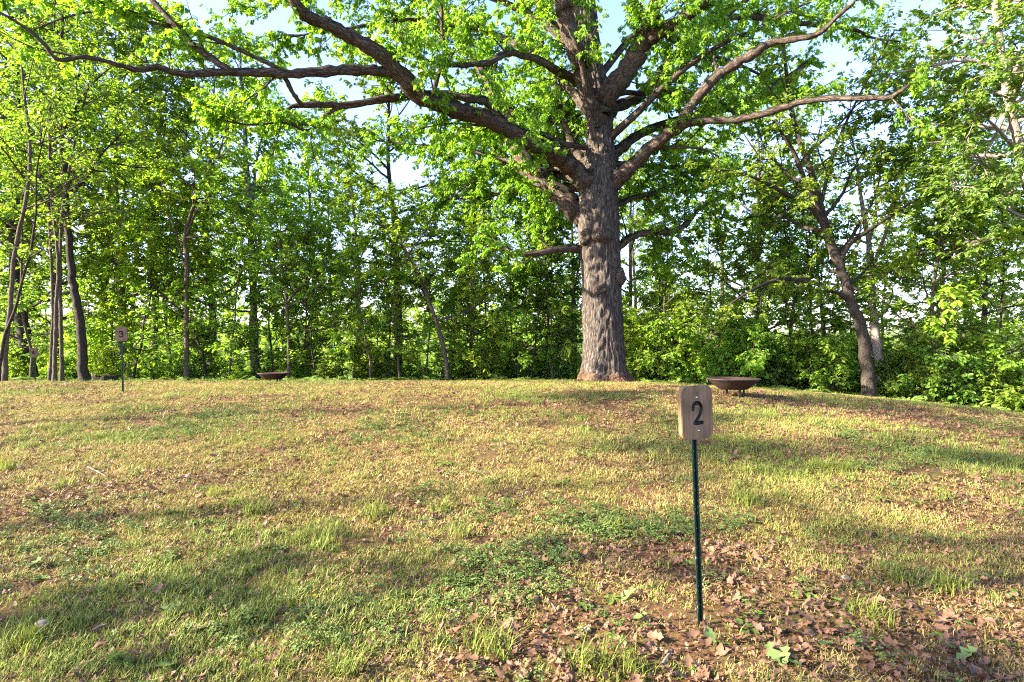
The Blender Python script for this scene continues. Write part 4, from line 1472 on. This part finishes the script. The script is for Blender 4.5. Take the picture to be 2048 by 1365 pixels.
M_DRY = grass_mat('dry_lawn_grass', [(0, (.08, .05, .022)), (.3, (.24, .17, .06)), (.65, (.36, .29, .088)), (1, (.52, .45, .18))], (.25, .235, .048), -.1)
M_GREEN = grass_mat('green_lawn_grass', [(0, (.085, .125, .02)), (.5, (.155, .20, .034)), (1, (.27, .295, .065))], None, 0)
M_CLOVER = grass_mat('clover_leaf', [(0, (.055, .10, .024)), (.5, (.095, .15, .032)), (1, (.16, .21, .05))], None, 0)
M_WEED = grass_mat('weed_leaf', [(0, (.07, .13, .022)), (.5, (.11, .18, .028)), (1, (.17, .24, .045))], None, 0, .35)
M_LITTER = grass_mat('dead_leaf', [(0, (.035, .019, .012)), (.3, (.095, .05, .029)), (.7, (.175, .098, .058)), (1, (.31, .20, .13))], None, 0, .12)
M_YELLOW = simple_mat('yellow_petal', (.55, .33, .01), .6)
M_STRAW = simple_mat('twig_grey', (.15, .115, .09), .9)
M_STONE = simple_mat('pale_stone', (.22, .17, .135), .9)


def hidden(mb, name, mat, smooth=False):
    return bpy.data.objects.new(name, mb.mesh(name, mat, smooth))


def tuft(seed, n, h, rad, w, lean):
    r = np.random.default_rng(seed)
    mb = MB()
    a = r.uniform(0, 6.283, n)
    rr = rad * np.sqrt(r.uniform(0, 1, n))
    b = np.stack([rr * np.cos(a), rr * np.sin(a), np.full(n, -.006)], -1)
    az = r.uniform(0, 6.283, n)
    out = np.stack([np.cos(az), np.sin(az), np.zeros(n)], -1)
    side = np.stack([-np.sin(az), np.cos(az), np.zeros(n)], -1)
    hh = h * r.uniform(.45, 1.25, n)[:, None]
    ln = hh * (lean * r.uniform(.3, 1.6, n))[:, None]
    ww = (w * r.uniform(.7, 1.3, n))[:, None]
    up = np.array((0, 0, 1.))
    m1 = b + out * ln * .35 + up * hh * .6
    m2 = b + out * ln + up * hh * r.uniform(.75, 1.0, n)[:, None]
    V = np.stack([b - side * ww, b + side * ww, m1 + side * ww * .8, m1 - side * ww * .8, m2], 1)
    base = (np.arange(n) * 5)[:, None]
    mb.add(V.reshape(-1, 3), [base + np.array([[0, 1, 2, 3]]), base + np.array([[3, 2, 4]])])
    return mb


def clover(seed, n, rad):
    r = np.random.default_rng(seed)
    mb = MB()
    hexa = np.array([(0, 0, 0), (.5, .36, .10), (.95, .3, .05), (1.0, 0, 0), (.95, -.3, .05), (.5, -.36, .10)])
    for k in range(n):
        p = np.array((r.normal() * rad * .6, r.normal() * rad * .6, r.uniform(.012, .045)))
        s = r.uniform(.008, .014)
        a0 = r.uniform(0, 6.28)
        tl = r.normal(size=2) * .3
        for j in range(3):
            a = a0 + j * 2.094
            v = hexa * s
            v = np.stack([v[:, 0] * math.cos(a) - v[:, 1] * math.sin(a), v[:, 0] * math.sin(a) + v[:, 1] * math.cos(a), v[:, 2] * 1.5], -1)
            v[:, 2] += v[:, 0] * tl[0] + v[:, 1] * tl[1]
            mb.add(v + p, [np.array([[0, 1, 2, 3]]), np.array([[0, 3, 4, 5]])])
    return mb


def dead_leaf(seed, lobes=True):
    """curled dry leaf, about 1 unit long"""
    r = np.random.default_rng(seed)
    out = [(0, 0), (.1, .04), (.26, .23), (.36, .1), (.55, .34), (.64, .14), (.8, .24), (.88, .09), (1, 0)] if lobes else [(0, 0), (.15, .12), (.35, .24), (.55, .26), (.75, .2), (.9, .1), (1, 0)]
    out = np.array(out)
    out[1:-1] += r.normal(size=(len(out) - 2, 2)) * .025
    n = len(out)
    mb = MB()
    mid = np.column_stack([out[:, 0], np.zeros(n)])
    cu, cl = r.uniform(-.5, .9), r.uniform(.3, 1.5)

    def bend(q):
        z = cl * q[:, 1] ** 2 * 1.6 + cu * (q[:, 0] - .5) ** 2 * .9 + .06 * np.sin(q[:, 0] * 9 + seed) * np.abs(q[:, 1]) * 4
        return np.column_stack([q[:, 0] - .5, q[:, 1] * (1 - .25 * cl * np.abs(q[:, 1])), z])
    Lf, Mi, Rt = bend(out), bend(mid), bend(out * (1, -1))
    i = np.arange(n - 1)
    mb.add(np.vstack([Lf, Mi, Rt]), np.vstack([np.stack([i, n + i, n + i + 1, i + 1], -1), np.stack([n + i, 2 * n + i, 2 * n + i + 1, n + i + 1], -1)]))
    st = np.array([(-.5, 0, Mi[0, 2]), (-.6, .01, Mi[0, 2] + .03), (-.75, .03, Mi[0, 2])])
    mb.tubes(st, np.array([.012, .01, .008]), 3)
    return mb


def scatter(name, label, cat, sources, P_, rot, scl, idx):
    col = bpy.data.collections.new(name + '_sources')
    for k, s in enumerate(sources):
        s.name = f'{chr(97 + k)}_{name}_source'
        col.objects.link(s)
    me = bpy.data.meshes.new(name)
    me.vertices.add(len(P_))
    me.vertices.foreach_set('co', P_.astype(np.float32).ravel())
    for nm, ty, key, dat in (('rot', 'FLOAT_VECTOR', 'vector', rot), ('scl', 'FLOAT', 'value', scl), ('idx', 'INT', 'value', idx)):
        a = me.attributes.new(nm, ty, 'POINT')
        a.data.foreach_set(key, np.ascontiguousarray(dat.astype(np.int32 if ty == 'INT' else np.float32).ravel()))
    o = bpy.data.objects.new(name, me)
    COL.objects.link(o)
    ng = bpy.data.node_groups.new(name + '_scatter', 'GeometryNodeTree')
    ng.interface.new_socket('Geometry', in_out='INPUT', socket_type='NodeSocketGeometry')
    ng.interface.new_socket('Geometry', in_out='OUTPUT', socket_type='NodeSocketGeometry')
    gi, go = ng.nodes.new('NodeGroupInput'), ng.nodes.new('NodeGroupOutput')
    ip = ng.nodes.new('GeometryNodeInstanceOnPoints')
    ci = ng.nodes.new('GeometryNodeCollectionInfo')
    ci.inputs['Collection'].default_value = col
    ci.inputs['Separate Children'].default_value = True
    ci.inputs['Reset Children'].default_value = True

    def na(nm, ty):
        n = ng.nodes.new('GeometryNodeInputNamedAttribute')
        n.data_type = ty
        n.inputs['Name'].default_value = nm
        return n.outputs['Attribute']
    e2r = ng.nodes.new('FunctionNodeEulerToRotation')
    lk = ng.links.new
    lk(na('rot', 'FLOAT_VECTOR'), e2r.inputs[0])
    lk(gi.outputs[0], ip.inputs['Points'])
    lk(ci.outputs[0], ip.inputs['Instance'])
    ip.inputs['Pick Instance'].default_value = True
    lk(na('idx', 'INT'), ip.inputs['Instance Index'])
    lk(e2r.outputs[0], ip.inputs['Rotation'])
    lk(na('scl', 'FLOAT'), ip.inputs['Scale'])
    lk(ip.outputs[0], go.inputs[0])
    md = o.modifiers.new('scatter', 'NODES')
    md.node_group = ng
    tag(o, label, cat, kind='stuff')
    return o


def sample(r, dens, ymin=1.9, ymax=21.5, side=1.02, extra=1.8):
    """random lawn points, dens(Y) per square metre"""
    out = []
    ys = np.linspace(ymin, ymax, 60)
    for a, b in zip(ys[:-1], ys[1:]):
        w = 2 * (side * (a + b) / 2 + extra)
        n = int(w * (b - a) * dens((a + b) / 2))
        out.append(np.column_stack([(r.random(n) - .5) * w, r.uniform(a, b, n)]))
    return np.concatenate(out)


def blob(X, Y, px, py, rx, ry):
    """soft patch on the lawn round the ground point seen at a pixel"""
    z = -.03
    Yc = (CAMZ - z) * F / (py - 682.5)
    for _ in range(6):
        Xc = (px - 1024) / F * Yc
        Yc = (CAMZ - gz(Xc, Yc)) * F / (py - 682.5)
    Xc = (px - 1024) / F * Yc
    return np.exp(-(((X - Xc) / rx) ** 2 + ((Y - Yc) / ry) ** 2))


def masks(X, Y):
    litter = fbm(X * .8 + 40, Y * .8, 71, 4)
    lit = (litter - .52) * 3.2
    lit = lit + 1.3 * blob(X, Y, 1500, 1330, 1.0, .5) + .9 * blob(X, Y, 1800, 1250, .9, .45) + .8 * blob(X, Y, 1150, 1310, .5, .25) + .7 * blob(X, Y, 1650, 1110, 1.2, .5)
    lit = lit + .7 * blob(X, Y, 1370, 1130, .35, .35) + .6 * blob(X, Y, 1150, 790, 3.5, 2.5) + .9 * blob(X, Y, 1560, 800, 3.2, 1.6) + 1.1 * blob(X, Y, 1850, 832, 3.2, 1.3) + .6 * blob(X, Y, 2030, 900, 1.5, 1.0) + .5 * blob(X, Y, 600, 1330, .4, .15) + .5 * blob(X, Y, 430, 1090, .25, .12)
    clo = (fbm(X * .7 + 9, Y * .7 + 3, 33, 3) - .62) * 3
    clo = clo * 1.6 + .95 * blob(X, Y, 800, 1190, .8, .5) + .9 * blob(X, Y, 600, 1290, .9, .4) + .75 * blob(X, Y, 1250, 1070, .5, .35) + .6 * blob(X, Y, 1990, 1290, .4, .3) + .55 * blob(X, Y, 150, 1180, .7, .35) + .5 * blob(X, Y, 380, 1230, .6, .3)
    gre = (fbm(X * .55 + 70, Y * .55, 51, 3) - .5) * 2.6
    gre = gre + .45 * blob(X, Y, 300, 1280, 1.3, .5) + .35 * blob(X, Y, 800, 1250, .8, .4) + .9 * blob(X, Y, 1230, 1340, .3, .1) + .9 * blob(X, Y, 470, 1020, .4, .3) + .8 * blob(X, Y, 1850, 930, 2.0, 1.2) + .6 * blob(X, Y, 1650, 930, .8, .4) + .5 * blob(X, Y, 1760, 1130, .5, .3) + .5 * blob(X, Y, 650, 1060, .3, .2)
    return lit, clo, gre


def lawn():
    r = np.random.default_rng(123)
    # dry and green grass tufts
    p = sample(r, lambda y: np.interp(y, [2, 4, 7, 11, 21], [1000, 800, 420, 220, 110]))
    X, Y = p[:, 0], p[:, 1]
    lit, clo, gre = masks(X, Y)
    bare = np.clip((fbm(X * 1.7 + 3, Y * 1.7, 17, 3) - .47) * 5, 0, 1)
    keep = r.random(len(X)) < np.clip(1.05 - .8 * np.clip(lit, 0, 1) - .35 * np.clip(clo, 0, 1) - .65 * bare, .1, 1)
    X, Y, gre = X[keep], Y[keep], gre[keep]
    isg = r.random(len(X)) < np.clip(.07 + .75 * gre, .04, .8)
    big = np.interp(Y, [3, 10, 20], [.8, 1.0, 1.2]) * (.55 + .95 * fbm(X * 2.6, Y * 2.6 + 8, 29, 3))
    Z = ground(X, Y)
    for sel, nm, lab, mat, hs in ((~isg, 'dry_grass', 'short dry straw coloured grass covering the lawn', M_DRY, (.034, .028, .042)), (isg, 'green_grass', 'fresh green grass growing in patches through the lawn', M_GREEN, (.045, .06, .075))):
        src = [hidden(tuft(k + (10 if nm == 'dry_grass' else 30), 26 if k < 2 else 20, hs[k], .05 + .012 * k, .0022 if nm == 'dry_grass' else .0024, 1.1 if nm == 'dry_grass' else .6), 's', mat) for k in range(3)]
        n = int(sel.sum())
        rot = np.column_stack([r.normal(size=n) * .12, r.normal(size=n) * .12, r.uniform(0, 6.283, n)])
        idx = r.choice(3, n, p=[.5, .35, .15])
        scatter(nm, lab, 'grass', src, np.column_stack([X[sel], Y[sel], Z[sel]]), rot, big[sel] * r.uniform(.65, 1.35, n), idx)
    # clover
    p = sample(r, lambda y: np.interp(y, [2, 5, 9, 14, 20], [420, 300, 120, 40, 15]), ymax=16)
    X, Y = p[:, 0], p[:, 1]
    lit, clo, gre = masks(X, Y)
    k = r.random(len(X)) < np.clip(clo * .9 + .06, .03, 1)
    X, Y = X[k], Y[k]
    n = len(X)
    scatter('clover', 'low green clover spreading through the lawn', 'clover', [hidden(clover(60 + i, 16, .05), 's', M_CLOVER) for i in range(3)],
            np.column_stack([X, Y, ground(X, Y)]), np.column_stack([r.normal(size=n) * .1, r.normal(size=n) * .1, r.uniform(0, 6.28, n)]), r.uniform(.7, 1.4, n), r.integers(0, 3, n))
    # litter; the nearest, largest leaves become objects of their own
    p = sample(r, lambda y: np.interp(y, [2, 4, 7, 11, 21], [1500, 1200, 650, 300, 110]))
    X, Y = p[:, 0], p[:, 1]
    lit, clo, gre = masks(X, Y)
    base_ = np.clip(fbm(X * 2.2 + 5, Y * 2.2, 91, 3) * 1.7 - .30, .08, 1)
    k = r.random(len(X)) < np.clip(lit * .6 + base_, .06, 1)
    X, Y = X[k], Y[k]
    n = len(X)
    size = np.where(r.random(n) < .02 + .06 * np.clip(lit[k], 0, 1), r.uniform(.05, .09, n), r.uniform(.012, .046, n)) * np.interp(Y, [3, 15], [1, 1.1])
    Z = ground(X, Y) + .012 + r.uniform(0, .018, n)
    rot = np.column_stack([r.normal(size=n) * .45, r.normal(size=n) * .45, r.uniform(0, 6.28, n)])
    rot[:, 0] += np.where(r.random(n) < .3, math.pi, 0)
    src = [hidden(dead_leaf(80 + i, i % 3 != 2), 's', M_LITTER, True) for i in range(6)]
    idx = r.integers(0, 6, n)
    inview = (np.abs(X) < .88 * Y) & (Y > 2.42)
    score = np.where(inview, size / Y, 0)
    top = np.argsort(-score)[:300]
    rest = np.ones(n, bool)
    rest[top] = False
    scatter('leaf_litter', 'brown dead leaves and leaf bits scattered over the lawn', 'leaves', src, np.column_stack([X, Y, Z])[rest], rot[rest], size[rest], idx[rest])
    me = [s.data for s in src]
    for q in top:
        o = bpy.data.objects.new('fallen_leaf', me[idx[q]])
        COL.objects.link(o)
        o.location = (X[q], Y[q], Z[q] + .004)
        o.rotation_euler = rot[q]
        o.scale = (size[q],) * 3
        side = 'round the second sign' if X[q] > .3 else ('by the clover' if X[q] > -.9 else 'in the grass at left')
        tag(o, 'dry curled brown oak leaf near the camera ' + side, 'leaf', 'large dead leaves near the camera')


lawn()


# broad-leaved weeds, green fallen leaves, dandelions, twigs, stones
def weed_mesh(seed, n, L):
    r = np.random.default_rng(seed)
    mb = MB()
    shp = np.array([(0, .012), (.25, .10), (.5, .16), (.75, .12), (1, 0)])
    for k in range(n):
        a = k * 2.4 + r.uniform(-.3, .3)
        el = r.uniform(.25, 1.0)
        l = L * r.uniform(.65, 1.15)
        x = shp[:, 0] * l
        zc = np.sin(el) * x - .9 * x ** 2 / l * el
        xc = np.cos(el * .7) * x
        w = shp[:, 1] * l * 1.1
        v = []
        for s in (-1, 0, 1):
            v.append(np.column_stack([xc * math.cos(a) - s * w * math.sin(a), xc * math.sin(a) + s * w * math.cos(a), zc + abs(s) * w * .35 + .004]))
        i = np.arange(4)
        mb.add(np.vstack(v), np.vstack([np.stack([i, 5 + i, 6 + i, i + 1], -1), np.stack([5 + i, 10 + i, 11 + i, 6 + i], -1)]))
    return mb.mesh('weed', M_WEED, True)


def on_lawn(px, py):
    Y = CAMZ * F / (py - 682.5)
    for _ in range(12):
        X = (px - 1024) / F * Y
        Y = .5 * Y + .5 * (CAMZ - gz(X, Y)) * F / (py - 682.5)
    return (px - 1024) / F * Y, Y, gz((px - 1024) / F * Y, Y)


def row_labels(pts, what):
    """ordinal from the left within three bands of the lawn"""
    band = [0 if p[1] > 1130 else (1 if p[1] > 950 else 2) for p in pts]
    out = [None] * len(pts)
    for b in set(band):
        ids = sorted([i for i in range(len(pts)) if band[i] == b], key=lambda i: pts[i][0])
        for n_, i in enumerate(ids):
            out[i] = f'{ORD[n_]} {what} from the left, ' + ('near the camera', 'in the middle lawn', 'far up the lawn')[b]
    return out


rl = np.random.default_rng(55)
wm = [weed_mesh(200 + k, 6 + k % 3, .085 + .012 * (k % 3)) for k in range(5)]
weeds = [(75, 1135), (85, 1160), (330, 1120), (345, 1235), (560, 1100), (620, 1290), (700, 1280), (905, 1160), (1000, 1300), (1225, 1200), (1165, 1215), (1380, 1130), (1490, 1260), (1700, 1250), (1720, 1290), (1880, 1275),
         (1610, 1190), (1690, 1215), (2020, 1190), (560, 955), (660, 930), (720, 940), (890, 930), (960, 1000), (1110, 920), (1145, 935), (860, 905), (1480, 1000), (1560, 990), (1640, 1050), (1850, 1030), (1760, 1000),
         (240, 915), (180, 960), (60, 1000), (420, 975), (380, 1050), (1860, 1180), (1940, 1090), (40, 890), (700, 890), (480, 880), (1000, 870), (1250, 900), (1330, 920), (770, 1100), (1060, 1080)]
weed_lab = row_labels(weeds, 'low broad-leaved green weed')
for k, (px, py) in enumerate(weeds):
    x, y, z = on_lawn(px, py)
    o = bpy.data.objects.new('broadleaf_weed', wm[k % 5])
    COL.objects.link(o)
    o.location = (x, y, z)
    o.rotation_euler = (0, 0, rl.uniform(0, 6.28))
    o.scale = (rl.uniform(.7, 1.15),) * 3
    tag(o, weed_lab[k], 'weed', 'broad-leaved weeds in the lawn')

# small seedlings and weed leaves all over the lawn
p = sample(rl, lambda y: np.interp(y, [2, 5, 9, 14], [16, 14, 8, 4]), ymax=16)
p = p[rl.random(len(p)) < np.clip((fbm(p[:, 0] * .9, p[:, 1] * .9, 44, 3) - .38) * 4, .08, 1)]
n_ = len(p)
scatter('seedlings', 'tiny green seedlings and weed leaves dotted through the lawn', 'weeds', [bpy.data.objects.new('s', m) for m in wm[:3]],
        np.column_stack([p, ground(p[:, 0], p[:, 1])]), np.column_stack([rl.normal(size=(n_, 2)) * .15, rl.uniform(0, 6.28, n_)]), rl.uniform(.25, .6, n_), rl.integers(0, 3, n_))
# taller clumps of grass
M_CLUMP = grass_mat('bright_grass_blade', [(0, (.10, .14, .02)), (.5, (.17, .215, .03)), (1, (.27, .29, .06))], None, 0, .4)
gc = [tuft(400 + k, 70, .11 + .02 * k, .09, .0026, .75).mesh('grass_clump', M_CLUMP, False) for k in range(3)]
clumps = [(470, 1010), (510, 1030), (430, 990), (600, 1085), (650, 1095), (750, 1035), (1230, 1345), (1180, 1335), (1275, 1350), (1770, 1140), (1800, 1165), (1740, 1235), (1760, 1255), (880, 1025), (915, 1075), (40, 1300),
          (60, 1280), (980, 1310), (955, 1290), (1500, 1010), (1480, 1000), (1640, 935), (1680, 940), (20, 940), (130, 975), (1890, 1180), (700, 1345), (560, 1350), (1230, 1060), (1890, 995)]
clump_lab = row_labels(clumps, 'bright green clump of longer grass')
for k, (px, py) in enumerate(clumps):
    x, y, z = on_lawn(px, py)
    o = bpy.data.objects.new('grass_clump', gc[k % 3])
    COL.objects.link(o)
    o.location = (x, y, z)
    o.rotation_euler = (0, 0, rl.uniform(0, 6.28))
    o.scale = (rl.uniform(.75, 1.2),) * 3
    tag(o, clump_lab[k], 'grass clump', 'clumps of longer grass')
Xf = rl.uniform(-24, 20, 2600)
edge = np.interp(Xf, [-24, -5, 4, 8, 12, 20], [18.8, 20.2, 20.0, 16.6, 13.4, 11.5])
Yf = edge + np.abs(rl.normal(size=2600)) * 1.8 - .3 + 1.4 * (fbm(Xf * .8, Xf * 0, 15, 2) - .5)
scatter('undergrowth', 'low leafy undergrowth fringing the lawn at the foot of the wood', 'undergrowth', [bpy.data.objects.new('s', m) for m in wm[2:5]],
        np.column_stack([Xf, Yf, ground(Xf, Yf)]), np.column_stack([rl.normal(size=(2600, 2)) * .25, rl.uniform(0, 6.28, 2600)]), rl.uniform(1.0, 4.2, 2600) ** 1.0, rl.integers(0, 3, 2600))
M_FRESH = leaf_mat('fresh_fallen_leaf', (.09, .15, .045), (.12, .19, .055), (.16, .23, .075), .3, (1, 1, .6))
gl = [dead_leaf(300 + k, True).mesh('green_leaf', M_FRESH, True) for k in range(3)]
fresh = [(1570, 1325, .13), (1545, 1318, .12), (1590, 1340, .11), (1258, 1200, .13), (1170, 1215, .09), (1420, 1285, .11), (1650, 1300, .12), (345, 1225, .12), (330, 1345, .14), (225, 1330, .12), (260, 1350, .13), (1280, 1245, .1), (1935, 1320, .12), (395, 1195, .08), (70, 1135, .12), (2010, 1300, .14)]
fresh_lab = row_labels(fresh, 'fresh green fallen oak leaf')
for k, (px, py, s) in enumerate(fresh):
    x, y, z = on_lawn(px, py)
    o = bpy.data.objects.new('green_leaf', gl[k % 3])
    COL.objects.link(o)
    o.location = (x, y, z + .03)
    o.rotation_euler = (rl.normal() * .3, rl.normal() * .3, rl.uniform(0, 6.28))
    o.scale = (s,) * 3
    tag(o, fresh_lab[k], 'leaf', 'green fallen leaves near the camera')

dand = [(1143, 1047), (1077, 1096), (1068, 1113), (1142, 1120), (1380, 1024), (1375, 1026), (1816, 936), (1822, 934), (626, 1210), (1102, 1075), (1255, 1034)]
dand_lab = row_labels(dand, 'tiny yellow flower on a thin stalk')
for k, (px, py) in enumerate(dand):
    x, y, z = on_lawn(px, py)
    root = tag(empty('dandelion', (x, y, z)), dand_lab[k], 'flower', 'yellow flowers in the lawn')
    sm = MB()
    h = rl.uniform(.05, .09)
    sm.tubes(np.array([(0, 0, -.01), (.003, 0, h * .5), (.006, .004, h)]), np.array([.0014, .0012, .001]), 5)
    sm.obj('stalk', M_GREEN, root)
    fm = MB()
    for ring, (nn, ll, el) in enumerate(((11, .012, .25), (9, .009, .7), (6, .006, 1.1))):
        for j in range(nn):
            a = j / nn * 6.283 + ring * .3
            c_, s_ = math.cos(a), math.sin(a)
            e, u = math.cos(el) * ll, math.sin(el) * ll
            fm.add([(.006, .004, h), (.006 + c_ * e * .6 - s_ * .002, .004 + s_ * e * .6 + c_ * .002, h + u * .6), (.006 + c_ * e, .004 + s_ * e, h + u), (.006 + c_ * e * .6 + s_ * .002, .004 + s_ * e * .6 - c_ * .002, h + u * .6)], np.array([[0, 1, 2, 3]]))
    fm.obj('flower_head', M_YELLOW, root, smooth=False)

sticks = [(175, 938, 218, 962, .008), (835, 1050, 915, 1035, .006), (1030, 1000, 1062, 990, .007), (1095, 1205, 1112, 1232, .006), (1325, 1340, 1345, 1310, .012), (890, 1222, 925, 1232, .006),
                                         (1005, 1030, 1018, 1002, .004), (183, 1272, 215, 1258, .008), (1440, 932, 1470, 928, .004), (1880, 1250, 1930, 1245, .006)]
stick_lab = row_labels(sticks, 'thin grey fallen twig')
for k, (px, py, px2, py2, w) in enumerate(sticks):
    a, b = np.array(on_lawn(px, py)), np.array(on_lawn(px2, py2))
    m = MB()
    mid = (a + b) / 2 + np.array((rl.normal() * .01, rl.normal() * .02, .02))
    q_ = smooth_line(np.array([a + (0, 0, .02), mid, b + (0, 0, .025)]) - a, 8)
    m.tubes(q_, np.linspace(w, w * .5, 8), 6)
    o = m.obj('twig', M_STRAW)
    o.location = a
    tag(o, stick_lab[k], 'twig', 'fallen twigs on the lawn')

stones = [(87, 1253, .035), (1500, 1040, .02), (1175, 1262, .022), (1690, 1160, .03), (990, 1180, .018)]
stone_lab = row_labels(stones, 'small pale stone in the grass')
for k, (px, py, s) in enumerate(stones):
    x, y, z = on_lawn(px, py)
    bm = bmesh.new()
    bmesh.ops.create_icosphere(bm, subdivisions=3, radius=1)
    for v in bm.verts:
        v.co *= 1 + .3 * mnoise.noise(v.co * 1.4 + Vector((k * 5, 0, 0)))
        v.co = Vector((v.co.x * s, v.co.y * s * .8, v.co.z * s * .6))
    me = bpy.data.meshes.new('stone')
    bm.to_mesh(me)
    bm.free()
    for p_ in me.polygons:
        p_.use_smooth = True
    me.materials.append(M_STONE)
    o = bpy.data.objects.new('stone', me)
    COL.objects.link(o)
    o.location = (x, y, z + s * .35)
    o.rotation_euler = (0, 0, k)
    tag(o, stone_lab[k], 'stone', 'small stones in the grass')

tris = sum(len(p.vertices) - 2 for me in bpy.data.meshes for p in me.polygons) if False else 0
print('objects', len(bpy.data.objects), 'mesh loops', sum(len(m.loops) for m in bpy.data.meshes), 'polys', sum(len(m.polygons) for m in bpy.data.meshes))
